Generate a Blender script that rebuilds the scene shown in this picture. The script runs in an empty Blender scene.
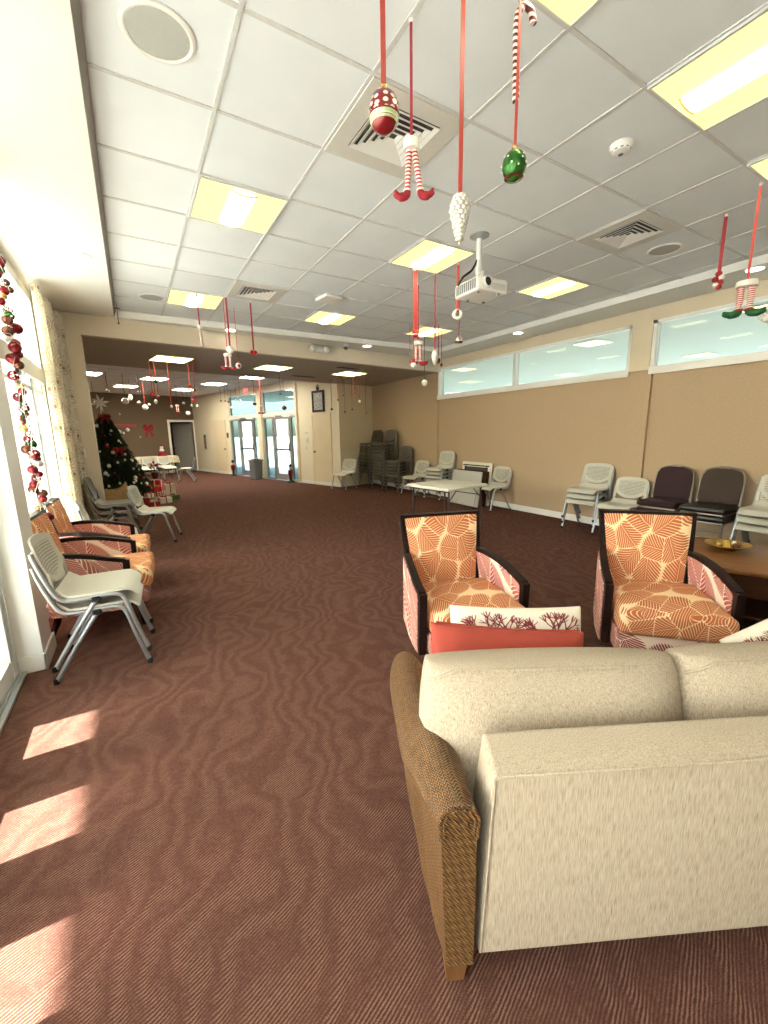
import bpy, bmesh, math, random
from math import sin, cos, pi, radians, sqrt, atan2, hypot
from mathutils import Vector, Matrix, Euler

scene = bpy.context.scene
COL = scene.collection
random.seed(7)

# ------------------------------------------------------------------ materials
def new_mat(name):
    m = bpy.data.materials.new(name)
    m.use_nodes = True
    nt = m.node_tree
    b = nt.nodes['Principled BSDF']
    return m, nt, b

class NG:
    """tiny node-graph helper"""
    def __init__(s, nt): s.nt = nt
    def n(s, t, **kw):
        x = s.nt.nodes.new(t)
        for k, v in kw.items(): setattr(x, k, v)
        return x
    def l(s, a, b): s.nt.links.new(a, b)
    def put(s, inp, v):
        if hasattr(v, 'is_output') or isinstance(v, bpy.types.NodeSocket): s.l(v, inp)
        else: inp.default_value = v
    def math(s, op, a, b=0.0, c=None):
        x = s.n('ShaderNodeMath', operation=op)
        s.put(x.inputs[0], a); s.put(x.inputs[1], b)
        if c is not None: s.put(x.inputs[2], c)
        return x.outputs[0]
    def vdot(s, a, v):
        x = s.n('ShaderNodeVectorMath', operation='DOT_PRODUCT')
        s.put(x.inputs[0], a); x.inputs[1].default_value = v
        return x.outputs['Value']
    def obj(s):
        return s.n('ShaderNodeTexCoord').outputs['Object']
    def noise(s, vec, scale, detail=2, rough=.5, dist=0):
        x = s.n('ShaderNodeTexNoise'); s.put(x.inputs['Vector'], vec)
        x.inputs['Scale'].default_value = scale; x.inputs['Detail'].default_value = detail
        x.inputs['Roughness'].default_value = rough; x.inputs['Distortion'].default_value = dist
        return x
    def mapping(s, vec, scale=(1,1,1), loc=(0,0,0), rot=(0,0,0)):
        x = s.n('ShaderNodeMapping'); s.put(x.inputs[0], vec)
        x.inputs['Scale'].default_value = scale; x.inputs['Location'].default_value = loc; x.inputs['Rotation'].default_value = rot
        return x.outputs[0]
    def ramp(s, fac, stops, interp='LINEAR'):
        x = s.n('ShaderNodeValToRGB'); s.put(x.inputs[0], fac)
        cr = x.color_ramp; cr.interpolation = interp
        while len(cr.elements) < len(stops): cr.elements.new(0.5)
        for e, (p, c) in zip(cr.elements, stops):
            e.position = p; e.color = (*c, 1) if len(c) == 3 else c
        return x.outputs[0]
    def mix(s, fac, a, b):
        x = s.n('ShaderNodeMix', data_type='RGBA')
        s.put(x.inputs[0], fac)
        for i, v in ((6, a), (7, b)):
            if isinstance(v, tuple): x.inputs[i].default_value = (*v, 1) if len(v) == 3 else v
            else: s.l(v, x.inputs[i])
        return x.outputs[2]
    def bump(s, h, strength=.3, dist=.01):
        x = s.n('ShaderNodeBump'); s.put(x.inputs['Height'], h)
        x.inputs['Strength'].default_value = strength; x.inputs['Distance'].default_value = dist
        return x.outputs[0]

def plain(name, col, rough=.6, metal=0, var=.06, scale=30, bump=0.0, spec=.5, sheen=0):
    m, nt, b = new_mat(name); g = NG(nt)
    nz = g.noise(g.obj(), scale, 3)
    lo = tuple(max(0, c*(1-var)) for c in col); hi = tuple(min(1, c*(1+var)) for c in col)
    g.l(g.ramp(nz.outputs['Fac'], [(.3, lo), (.7, hi)]), b.inputs['Base Color'])
    b.inputs['Roughness'].default_value = rough; b.inputs['Metallic'].default_value = metal
    b.inputs['Specular IOR Level'].default_value = spec
    if sheen: b.inputs['Sheen Weight'].default_value = sheen
    if bump: g.l(g.bump(nz.outputs['Fac'], bump, .004), b.inputs['Normal'])
    return m

def emissive(name, col, strength):
    m, nt, b = new_mat(name); g = NG(nt)
    nz = g.noise(g.obj(), 6, 1)
    c = g.ramp(nz.outputs['Fac'], [(.3, tuple(x*.97 for x in col)), (.7, col)])
    g.l(c, b.inputs['Emission Color']); b.inputs['Emission Strength'].default_value = strength
    b.inputs['Base Color'].default_value = (.35*col[0], .35*col[1], .35*col[2], 1); b.inputs['Roughness'].default_value = .6
    return m

def glassy(name, tint, rough=.0, opacity=.15, spec=.5):
    """thin pane: mostly transparent with a tint, plus a clear reflection"""
    m, nt, b = new_mat(name); g = NG(nt)
    nt.nodes.remove(b)
    out = [n for n in nt.nodes if n.type == 'OUTPUT_MATERIAL'][0]
    tr = g.n('ShaderNodeBsdfTransparent'); tr.inputs[0].default_value = (*tint, 1)
    gl = g.n('ShaderNodeBsdfGlossy'); gl.inputs['Roughness'].default_value = rough
    gl.inputs[0].default_value = (1, 1, 1, 1)
    fr = g.n('ShaderNodeFresnel'); fr.inputs[0].default_value = 1.35
    df = g.n('ShaderNodeBsdfDiffuse'); df.inputs[0].default_value = (.82, .9, .86, 1)
    m1 = g.n('ShaderNodeMixShader'); m1.inputs[0].default_value = opacity
    g.l(tr.outputs[0], m1.inputs[1]); g.l(df.outputs[0], m1.inputs[2])
    geo = g.n('ShaderNodeNewGeometry')
    m2 = g.n('ShaderNodeMixShader'); g.l(g.math('MULTIPLY', fr.outputs[0], g.math('SUBTRACT', 1.0, geo.outputs['Backfacing'])), m2.inputs[0])
    g.l(m1.outputs[0], m2.inputs[1]); g.l(gl.outputs[0], m2.inputs[2])
    g.l(m2.outputs[0], out.inputs['Surface'])
    return m

def mat_carpet():
    m, nt, b = new_mat('carpet'); g = NG(nt)
    P = g.obj()
    n1 = g.noise(P, 1.6, 2, .5)
    n2 = g.noise(P, 5.5, 2, .5)
    # wandering bands
    n3 = g.noise(P, 14, 2, .5)
    t = g.vdot(P, (.93, -.36, 0))
    w = g.math('ADD', g.math('MULTIPLY', n1.outputs['Fac'], .95), g.math('ADD', g.math('MULTIPLY', n2.outputs['Fac'], .26), g.math('MULTIPLY', n3.outputs['Fac'], .05)))
    ph = g.math('MULTIPLY', g.math('ADD', t, w), 2*pi/.125)
    band = g.math('SINE', ph)
    # fine twill hatch, dashed across the bands
    h = g.math('ADD', g.vdot(P, (-.33, .944, 0)), g.math('MULTIPLY', band, .0018))
    nf = g.noise(P, 90, 1)
    hatch = g.math('SINE', g.math('ADD', g.math('MULTIPLY', h, 2*pi/.0098), g.math('MULTIPLY', nf.outputs['Fac'], 1.8)))
    amp = g.math('MULTIPLY_ADD', band, .32, .62)
    v = g.math('MULTIPLY_ADD', g.math('MULTIPLY', hatch, amp), .26, .46)
    v = g.math('ADD', v, g.math('MULTIPLY', band, .026))
    fz = g.noise(P, 380, 2); fz2 = g.noise(P, 60, 3, .6)
    v = g.math('ADD', v, g.math('ADD', g.math('MULTIPLY_ADD', fz.outputs['Fac'], .8, -.40), g.math('MULTIPLY_ADD', fz2.outputs['Fac'], .30, -.15)))
    c = g.ramp(v, [(.05, (.034, .013, .011)), (.45, (.100, .045, .034)), (.95, (.31, .18, .135))])
    g.l(c, b.inputs['Base Color']); b.inputs['Roughness'].default_value = .95
    b.inputs['Specular IOR Level'].default_value = .02
    g.l(g.bump(v, .35, .006), b.inputs['Normal'])
    return m

def mat_leaf(name, c_leaf, c_leaf2, c_line, scale=6.0):
    """monstera-like leaves: cells with ribs running off a midrib"""
    m, nt, b = new_mat(name); g = NG(nt)
    P = g.obj()
    u = g.vdot(P, (.60, 1, 0)); v = g.vdot(P, (.78, 0, 1))
    cmb = g.n('ShaderNodeCombineXYZ'); g.l(u, cmb.inputs[0]); g.l(v, cmb.inputs[1])
    Q = g.mapping(cmb.outputs[0], (scale, scale, scale), (3.3, 1.7, 0))
    vo = g.n('ShaderNodeTexVoronoi', voronoi_dimensions='2D', feature='F1'); g.l(Q, vo.inputs['Vector']); vo.inputs['Scale'].default_value = 1
    vo.inputs['Randomness'].default_value = .8
    ve = g.n('ShaderNodeTexVoronoi', voronoi_dimensions='2D', feature='DISTANCE_TO_EDGE'); g.l(Q, ve.inputs['Vector']); ve.inputs['Scale'].default_value = 1
    ve.inputs['Randomness'].default_value = .8
    d = g.n('ShaderNodeVectorMath', operation='SUBTRACT'); g.l(Q, d.inputs[0]); g.l(vo.outputs['Position'], d.inputs[1])
    sep = g.n('ShaderNodeSeparateColor'); g.l(vo.outputs['Color'], sep.inputs[0])
    th = g.math('MULTIPLY', sep.outputs[0], 6.283)
    vr = g.n('ShaderNodeVectorRotate', rotation_type='Z_AXIS'); g.l(d.outputs[0], vr.inputs['Vector']); g.l(th, vr.inputs['Angle'])
    sx = g.n('ShaderNodeSeparateXYZ'); g.l(vr.outputs[0], sx.inputs[0])
    a, bb = sx.outputs[0], g.math('ABSOLUTE', sx.outputs[1])
    rib = g.math('SINE', g.math('MULTIPLY', g.math('SUBTRACT', a, g.math('ADD', g.math('MULTIPLY', bb, .55), g.math('MULTIPLY', g.math('POWER', bb, .5), .45))), 46))
    line = g.n('ShaderNodeMapRange', interpolation_type='SMOOTHSTEP'); g.l(rib, line.inputs[0])
    line.inputs[1].default_value = .45; line.inputs[2].default_value = .9
    away = g.n('ShaderNodeMapRange'); g.l(bb, away.inputs[0]); away.inputs[1].default_value = .02; away.inputs[2].default_value = .10
    mid = g.math('LESS_THAN', bb, .010)
    edge = g.math('LESS_THAN', ve.outputs['Distance'], g.math('MULTIPLY_ADD', rib, .016, .020))
    star = g.math('GREATER_THAN', vo.outputs['Distance'], g.math('MULTIPLY_ADD', rib, -.06, .62))
    f = g.math('MAXIMUM', g.math('MULTIPLY', g.math('MULTIPLY', line.outputs[0], away.outputs[0]), .85), g.math('MAXIMUM', mid, g.math('MAXIMUM', edge, star)))
    nz = g.noise(P, 3, 2)
    leaf = g.mix(nz.outputs['Fac'], c_leaf, c_leaf2)
    c = g.mix(f, leaf, c_line)
    g.l(c, b.inputs['Base Color']); b.inputs['Roughness'].default_value = .85
    b.inputs['Specular IOR Level'].default_value = .25
    wv = g.noise(P, 300, 1)
    g.l(g.bump(wv.outputs['Fac'], .15, .002), b.inputs['Normal'])
    return m

def mat_sofa():
    m, nt, b = new_mat('cream_slub_fabric'); g = NG(nt)
    P = g.obj()
    n1 = g.noise(g.mapping(P, (520, 520, 26)), 1, 2, .55)
    n2 = g.noise(g.mapping(P, (650, 650, 600)), 1, 2, .6)
    n3 = g.noise(g.mapping(P, (230, 230, 16)), 1, 2, .5)
    v = g.math('ADD', g.math('MULTIPLY', n1.outputs['Fac'], .55), g.math('ADD', g.math('MULTIPLY', n2.outputs['Fac'], .20), g.math('MULTIPLY', n3.outputs['Fac'], .25)))
    c = g.ramp(v, [(.30, (.14, .09, .055)), (.41, (.335, .265, .190)), (.51, (.455, .380, .290)), (.66, (.55, .475, .375))])
    g.l(c, b.inputs['Base Color']); b.inputs['Roughness'].default_value = .9
    b.inputs['Specular IOR Level'].default_value = .2
    g.l(g.bump(v, .4, .004), b.inputs['Normal'])
    return m

def mat_wicker():
    m, nt, b = new_mat('woven_rattan'); g = NG(nt)
    P = g.obj()
    sx = g.n('ShaderNodeSeparateXYZ'); g.l(P, sx.inputs[0])
    across = g.math('ADD', sx.outputs[0], sx.outputs[2])
    tri = g.math('PINGPONG', g.math('MULTIPLY', across, 1.0), .0105)
    z = g.math('ADD', g.math('ADD', sx.outputs[1], g.math('MULTIPLY', sx.outputs[2], .35)), g.math('MULTIPLY', tri, 1.1))
    st = g.math('SINE', g.math('MULTIPLY', z, 2*pi/.0092))
    seam = g.math('SINE', g.math('MULTIPLY', across, 2*pi/.0105))
    nz = g.noise(P, 60, 3)
    v = g.math('ADD', g.math('MULTIPLY_ADD', st, .36, .40), g.math('MULTIPLY_ADD', nz.outputs['Fac'], .6, -.30))
    v = g.math('ADD', v, g.math('MULTIPLY', seam, .10))
    c = g.ramp(v, [(.1, (.022, .009, .004)), (.45, (.135, .060, .020)), (.9, (.40, .22, .085))])
    g.l(c, b.inputs['Base Color']); b.inputs['Roughness'].default_value = .42
    g.l(g.bump(v, .6, .006), b.inputs['Normal'])
    return m

def mat_curtain():
    m, nt, b = new_mat('curtain_print'); g = NG(nt)
    P = g.obj()
    cmb = g.n('ShaderNodeCombineXYZ')
    sx = g.n('ShaderNodeSeparateXYZ'); g.l(P, sx.inputs[0])
    g.l(g.math('ADD', sx.outputs[1], sx.outputs[0]), cmb.inputs[0]); g.l(sx.outputs[2], cmb.inputs[1])
    vo = g.n('ShaderNodeTexVoronoi', voronoi_dimensions='2D'); g.l(cmb.outputs[0], vo.inputs['Vector']); vo.inputs['Scale'].default_value = 4.0
    vo.inputs['Randomness'].default_value = .6
    r = vo.outputs['Distance']
    rings = g.math('SINE', g.math('MULTIPLY', r, 46))
    nz = g.noise(cmb.outputs[0], 9, 2, .5, 2.0)
    f = g.math('MULTIPLY', g.math('GREATER_THAN', rings, .55), g.math('LESS_THAN', r, .42))
    ctr = g.math('LESS_THAN', r, .09)
    vein = g.math('LESS_THAN', g.math('ABSOLUTE', g.math('SUBTRACT', nz.outputs['Fac'], .5)), .026)
    f2 = g.math('MAXIMUM', g.math('MULTIPLY', f, .55), g.math('MAXIMUM', g.math('MULTIPLY', ctr, .9), g.math('MULTIPLY', vein, .35)))
    n2 = g.noise(P, 4, 2)
    dark = g.mix(n2.outputs['Fac'], (.46, .27, .13), (.30, .24, .14))
    c = g.mix(f2, (.88, .84, .74), dark)
    g.l(c, b.inputs['Base Color']); b.inputs['Roughness'].default_value = .9
    b.inputs['Specular IOR Level'].default_value = .1
    out = [n for n in nt.nodes if n.type == 'OUTPUT_MATERIAL'][0]
    tl = g.n('ShaderNodeBsdfTranslucent'); g.l(c, tl.inputs[0])
    mx = g.n('ShaderNodeMixShader'); mx.inputs[0].default_value = .55
    g.l(b.outputs[0], mx.inputs[1]); g.l(tl.outputs[0], mx.inputs[2]); g.l(mx.outputs[0], out.inputs['Surface'])
    return m

def mat_stripes(name, c1, c2, pitch, axis=(0, 0, 1), rough=.5, duty=0.0, bump=0):
    m, nt, b = new_mat(name); g = NG(nt)
    t = g.vdot(g.obj(), axis)
    s = g.math('SINE', g.math('MULTIPLY', t, 2*pi/pitch))
    f = g.math('GREATER_THAN', s, duty)
    g.l(g.mix(f, c1, c2), b.inputs['Base Color']); b.inputs['Roughness'].default_value = rough
    return m

def mat_perforated(name, col):
    """plastic shell with rows of short see-through slots"""
    m, nt, b = new_mat(name); g = NG(nt)
    P = g.obj()
    sx = g.n('ShaderNodeSeparateXYZ'); g.l(P, sx.inputs[0])
    row = g.math('SINE', g.math('MULTIPLY', sx.outputs[2], 2*pi/.019))
    colm = g.math('SINE', g.math('MULTIPLY', sx.outputs[1], 2*pi/.016))
    inside = g.math('MULTIPLY', g.math('LESS_THAN', g.math('ABSOLUTE', sx.outputs[1]), .172),
                    g.math('MULTIPLY', g.math('LESS_THAN', sx.outputs[2], .765),
                           g.math('GREATER_THAN', sx.outputs[2], g.math('MULTIPLY_ADD', g.math('MULTIPLY', sx.outputs[1], sx.outputs[1]), 2.6, .555))))
    hole = g.math('MULTIPLY', inside, g.math('MULTIPLY', g.math('GREATER_THAN', row, .0), g.math('GREATER_THAN', colm, -.45)))
    nz = g.noise(P, 40, 2)
    g.l(g.mix(hole, g.mix(nz.outputs['Fac'], tuple(c*.95 for c in col), col), tuple(c*.30 for c in col)), b.inputs['Base Color'])  # darker slot colour paints in the shade inside the slots
    b.inputs['Roughness'].default_value = .45
    g.l(g.math('SUBTRACT', 1.0, g.math('MULTIPLY', hole, .5)), b.inputs['Alpha'])
    return m

def mat_wood(name, c1, c2, scale=6, axis='X', rough=.35, spec=.35):
    m, nt, b = new_mat(name); g = NG(nt)
    sc = {'X': (1, 9, 9), 'Y': (9, 1, 9), 'Z': (9, 9, 1)}[axis]
    nz = g.noise(g.mapping(g.obj(), sc), scale, 4, .6, .8)
    g.l(g.ramp(nz.outputs['Fac'], [(.3, c1), (.7, c2)]), b.inputs['Base Color'])
    b.inputs['Roughness'].default_value = rough; b.inputs['Specular IOR Level'].default_value = spec
    return m

def mat_tile():
    m, nt, b = new_mat('acoustic_tile'); g = NG(nt)
    P = g.obj()
    nz = g.noise(P, 160, 4, .7); n2 = g.noise(P, 2.2, 2)
    g.l(g.ramp(n2.outputs['Fac'], [(.3, (.735, .77, .795)), (.7, (.785, .82, .845))]), b.inputs['Base Color'])
    b.inputs['Roughness'].default_value = .95
    g.l(g.bump(nz.outputs['Fac'], .25, .004), b.inputs['Normal'])
    return m

def mat_pattern_egg():
    m, nt, b = new_mat('dotted_red_bauble'); g = NG(nt)
    P = g.obj()
    sx = g.n('ShaderNodeSeparateXYZ'); g.l(P, sx.inputs[0])
    ang = g.math('ARCTAN2', sx.outputs[1], sx.outputs[0])
    u = g.math('MULTIPLY', ang, .040)
    cmb = g.n('ShaderNodeCombineXYZ'); g.l(u, cmb.inputs[0]); g.l(sx.outputs[2], cmb.inputs[1])
    vo = g.n('ShaderNodeTexVoronoi', voronoi_dimensions='2D'); g.l(cmb.outputs[0], vo.inputs['Vector'])
    vo.inputs['Scale'].default_value = 46; vo.inputs['Randomness'].default_value = .55
    dots = g.math('LESS_THAN', vo.outputs['Distance'], .33)
    # z is measured down from the bauble's middle
    zz = sx.outputs[2]
    up = g.math('GREATER_THAN', zz, -.012)
    base = g.mix(g.math('MULTIPLY', dots, up), (.22, .008, .012), (.85, .72, .66))
    b1 = g.math('COMPARE', zz, -.022, .0045); b2 = g.math('COMPARE', zz, -.036, .003); b3 = g.math('COMPARE', zz, -.029, .002)
    base = g.mix(g.math('MAXIMUM', b1, b2), base, (.45, .62, .30))
    base = g.mix(b3, base, (.85, .8, .62))
    g.l(base, b.inputs['Base Color']); b.inputs['Roughness'].default_value = .16; b.inputs['Metallic'].default_value = .25
    b.inputs['Coat Weight'].default_value = .6
    return m

# ------------------------------------------------------------------ mesh builder
class MB:
    def __init__(s, M=None):
        s.v = []; s.f = []; s.M = M or Matrix.Identity(4)
    def add(s, vs, fs):
        o = len(s.v)
        s.v += [tuple(s.M @ Vector(p)) for p in vs]
        s.f += [tuple(i + o for i in f) for f in fs]
        return s
    def box(s, c, d, bev=0, rot=None, seg=2):
        bm = bmesh.new(); bmesh.ops.create_cube(bm, size=1)
        for v in bm.verts: v.co = Vector((v.co.x*d[0], v.co.y*d[1], v.co.z*d[2]))
        if bev: bmesh.ops.bevel(bm, geom=bm.edges[:], offset=min(bev, min(d)*.49), segments=seg, profile=.5, affect='EDGES')
        R = rot.to_matrix() if isinstance(rot, Euler) else rot
        vs = []
        for v in bm.verts:
            p = v.co if R is None else R @ v.co
            vs.append((p.x + c[0], p.y + c[1], p.z + c[2]))
        bm.verts.index_update()
        s.add(vs, [[v.index for v in f.verts] for f in bm.faces]); bm.free(); return s
    def box2(s, a, b, bev=0):
        return s.box([(a[i]+b[i])/2 for i in range(3)], [abs(b[i]-a[i]) for i in range(3)], bev)
    def tube(s, pts, r, n=8, caps=True, flat=None):
        pts = [Vector(p) for p in pts]; N = len(pts)
        rs = r if isinstance(r, (list, tuple)) else [r]*N
        tang = []
        for i in range(N):
            a = pts[max(i-1, 0)]; c = pts[min(i+1, N-1)]
            t = (c - a); tang.append(t.normalized() if t.length > 1e-9 else Vector((0, 0, 1)))
        ref = Vector((0, 0, 1)) if abs(tang[0].z) < .9 else Vector((1, 0, 0))
        nrm = tang[0].cross(ref).normalized()
        vs = []
        for i in range(N):
            nrm = (nrm - tang[i]*nrm.dot(tang[i]))
            nrm = nrm.normalized() if nrm.length > 1e-6 else tang[i].orthogonal().normalized()
            bi = tang[i].cross(nrm)
            for k in range(n):
                a = 2*pi*k/n
                vs.append(tuple(pts[i] + (nrm*cos(a) + bi*sin(a)*(flat or 1))*rs[i]))
        fs = [(i*n+k, i*n+(k+1) % n, (i+1)*n+(k+1) % n, (i+1)*n+k) for i in range(N-1) for k in range(n)]
        if caps: fs += [tuple(range(n))[::-1], tuple((N-1)*n+k for k in range(n))]
        return s.add(vs, fs)
    def lathe(s, prof, n=16, c=(0, 0, 0)):
        vs = []; fs = []
        for (r, z) in prof:
            for k in range(n):
                a = 2*pi*k/n; vs.append((c[0]+r*cos(a), c[1]+r*sin(a), c[2]+z))
        m = len(prof)
        for i in range(m-1):
            for k in range(n):
                fs.append((i*n+k, i*n+(k+1) % n, (i+1)*n+(k+1) % n, (i+1)*n+k))
        if prof[0][0] > 1e-6: fs.append(tuple(range(n))[::-1])
        if prof[-1][0] > 1e-6: fs.append(tuple((m-1)*n+k for k in range(n)))
        return s.add(vs, fs)
    def ell(s, c, r, nu=16, nv=10):
        if not isinstance(r, (tuple, list)): r = (r, r, r)
        vs = [(c[0], c[1], c[2]-r[2])]; fs = []
        for j in range(1, nv):
            t = -pi/2 + pi*j/nv
            for k in range(nu):
                a = 2*pi*k/nu
                vs.append((c[0]+r[0]*cos(t)*cos(a), c[1]+r[1]*cos(t)*sin(a), c[2]+r[2]*sin(t)))
        vs.append((c[0], c[1], c[2]+r[2])); T = len(vs)-1
        for k in range(nu):
            fs.append((0, 1+(k+1) % nu, 1+k)); fs.append((T, T-nu+k, T-nu+(k+1) % nu))
        for j in range(nv-2):
            for k in range(nu):
                a = 1+j*nu
                fs.append((a+k, a+(k+1) % nu, a+nu+(k+1) % nu, a+nu+k))
        return s.add(vs, fs)
    def prism(s, poly, z0, z1):
        n = len(poly)
        vs = [(p[0], p[1], z0) for p in poly] + [(p[0], p[1], z1) for p in poly]
        fs = [tuple(range(n))[::-1], tuple(range(n, 2*n))] + [(i, (i+1) % n, n+(i+1) % n, n+i) for i in range(n)]
        return s.add(vs, fs)
    def extrude(s, poly3, vec):
        n = len(poly3); w = Vector(vec)
        vs = [tuple(p) for p in poly3] + [tuple(Vector(p)+w) for p in poly3]
        fs = [tuple(range(n))[::-1], tuple(range(n, 2*n))] + [(i, (i+1) % n, n+(i+1) % n, n+i) for i in range(n)]
        return s.add(vs, fs)
    def sheet(s, f, nu, nv, th):
        """closed thin shell round the surface f(u,v), u,v in 0..1"""
        P = [[Vector(f(i/nu, j/nv)) for j in range(nv+1)] for i in range(nu+1)]
        def nrm(i, j):
            a = P[min(i+1, nu)][j]-P[max(i-1, 0)][j]; b = P[i][min(j+1, nv)]-P[i][max(j-1, 0)]
            c = a.cross(b); return c.normalized() if c.length > 1e-12 else Vector((0, 0, 1))
        vs = []
        for sgn in (.5, -.5):
            for i in range(nu+1):
                for j in range(nv+1): vs.append(tuple(P[i][j] + nrm(i, j)*th*sgn))
        W = nv+1; O = (nu+1)*W; fs = []
        for i in range(nu):
            for j in range(nv):
                q = (i*W+j, (i+1)*W+j, (i+1)*W+j+1, i*W+j+1)
                fs.append(q); fs.append(tuple(x+O for x in q[::-1]))
        for i in range(nu):
            for j, fl in ((0, 1), (nv, 0)):
                q = (i*W+j, (i+1)*W+j, (i+1)*W+j+O, i*W+j+O); fs.append(q[::-1] if fl else q)
        for j in range(nv):
            for i, fl in ((0, 0), (nu, 1)):
                q = (i*W+j, i*W+j+1, i*W+j+1+O, i*W+j+O); fs.append(q[::-1] if fl else q)
        return s.add(vs, fs)
    def pillow(s, c, d, M=None, puff=.75, n=14, k=4.0, pinch=.0, crown=0.0):
        """soft cushion, box-ish plan d[0] x d[2], thickness d[1]; M orients it"""
        vs = []; idx = {}
        fs = []
        def P(u, w, sg):
            e = (1-abs(u)**k)*(1-abs(w)**k)
            t = max(e, 0)**.5
            pin = 1 - pinch*(1-abs(u)**2)*abs(w)**6
            pin2 = 1 - pinch*(1-abs(w)**2)*abs(u)**6
            x = u*d[0]/2*pin2; z = w*d[2]/2*pin
            y = sg*d[1]/2*(t*puff + (1-puff)*(1 if e > 1e-6 else 0))
            z += crown*(1-u*u)*(w > 0)*w
            p = Vector((x, y, z))
            if M is not None: p = M @ p
            return (p.x+c[0], p.y+c[1], p.z+c[2])
        g = [-1, -.985, -.95, -.88] + [-.8+1.6*i/(n-1) for i in range(n)] + [.88, .95, .985, 1]
        N = len(g)
        for sg in (1, -1):
            for i in range(N):
                for j in range(N):
                    edge = i in (0, N-1) or j in (0, N-1)
                    key = (i, j, 0 if edge else sg)
                    if key not in idx:
                        idx[key] = len(vs); vs.append(P(g[i], g[j], 0 if edge else sg))
        for sg in (1, -1):
            for i in range(N-1):
                for j in range(N-1):
                    q = [(i, j), (i, j+1), (i+1, j+1), (i+1, j)]
                    ids = []
                    for (a, bq) in q:
                        e = a in (0, N-1) or bq in (0, N-1)
                        ids.append(idx[(a, bq, 0 if e else sg)])
                    fs.append(tuple(ids if sg == 1 else ids[::-1]))
        return s.add(vs, fs)
    def build(s, name, mat, parent=None, smooth=35, loc=None, rotz=None):
        me = bpy.data.meshes.new(name)
        me.from_pydata(s.v, [], s.f); me.update()
        bm = bmesh.new(); bm.from_mesh(me)
        bmesh.ops.recalc_face_normals(bm, faces=bm.faces[:]); bm.to_mesh(me); bm.free()
        if smooth:
            me.polygons.foreach_set('use_smooth', [True]*len(me.polygons))
            me.set_sharp_from_angle(angle=radians(smooth))
        me.materials.append(mat)
        o = bpy.data.objects.new(name, me); COL.objects.link(o)
        if parent: o.parent = parent
        if loc: o.location = loc
        if rotz is not None: o.rotation_euler = (0, 0, rotz)
        return o

def tag(o, label, cat, group=None, kind=None):
    o['label'] = label; o['category'] = cat
    if group: o['group'] = group
    if kind: o['kind'] = kind
    return o
def thing(name, label, cat, loc=(0, 0, 0), rotz=0, group=None):
    o = bpy.data.objects.new(name, None); COL.objects.link(o)
    o.empty_display_size = .1
    o.location = loc; o.rotation_euler = (0, 0, rotz)
    return tag(o, label, cat, group)
def struct(name, mb, mat, parent=None, smooth=0):
    o = mb.build(name, mat, parent, smooth)
    if parent is None: o['kind'] = 'structure'
    return o
def kids(o): return [c for c in ALLCH.get(o.name, [])]
def dup(root, loc, rotz, label=None, group=None, swap=None, rot=None):
    r = root.copy(); COL.objects.link(r)
    r.location = loc; r.rotation_euler = rot or (0, 0, rotz)
    if label: r['label'] = label
    if group: r['group'] = group
    for ch in list(root.children):
        c = ch.copy(); COL.objects.link(c); c.parent = r
        if swap:
            for i, ms in enumerate(c.material_slots):
                if ms.material and ms.material.name in swap:
                    nm_ = ms.material.name; ms.link = 'OBJECT'; ms.material = swap[nm_]
        for gch in list(ch.children):
            d = gch.copy(); COL.objects.link(d); d.parent = c
    return r
def bez(pts, n=8):
    """smooth curve through points (Catmull-Rom)"""
    P = [Vector(p) for p in pts]; out = []
    for i in range(len(P)-1):
        p0 = P[max(i-1, 0)]; p1 = P[i]; p2 = P[i+1]; p3 = P[min(i+2, len(P)-1)]
        for k in range(n):
            t = k/n
            out.append(.5*((2*p1)+(p2-p0)*t+(2*p0-5*p1+4*p2-p3)*t*t+(3*p1-p0-3*p2+p3)*t**3))
    out.append(P[-1]); return [tuple(p) for p in out]

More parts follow.
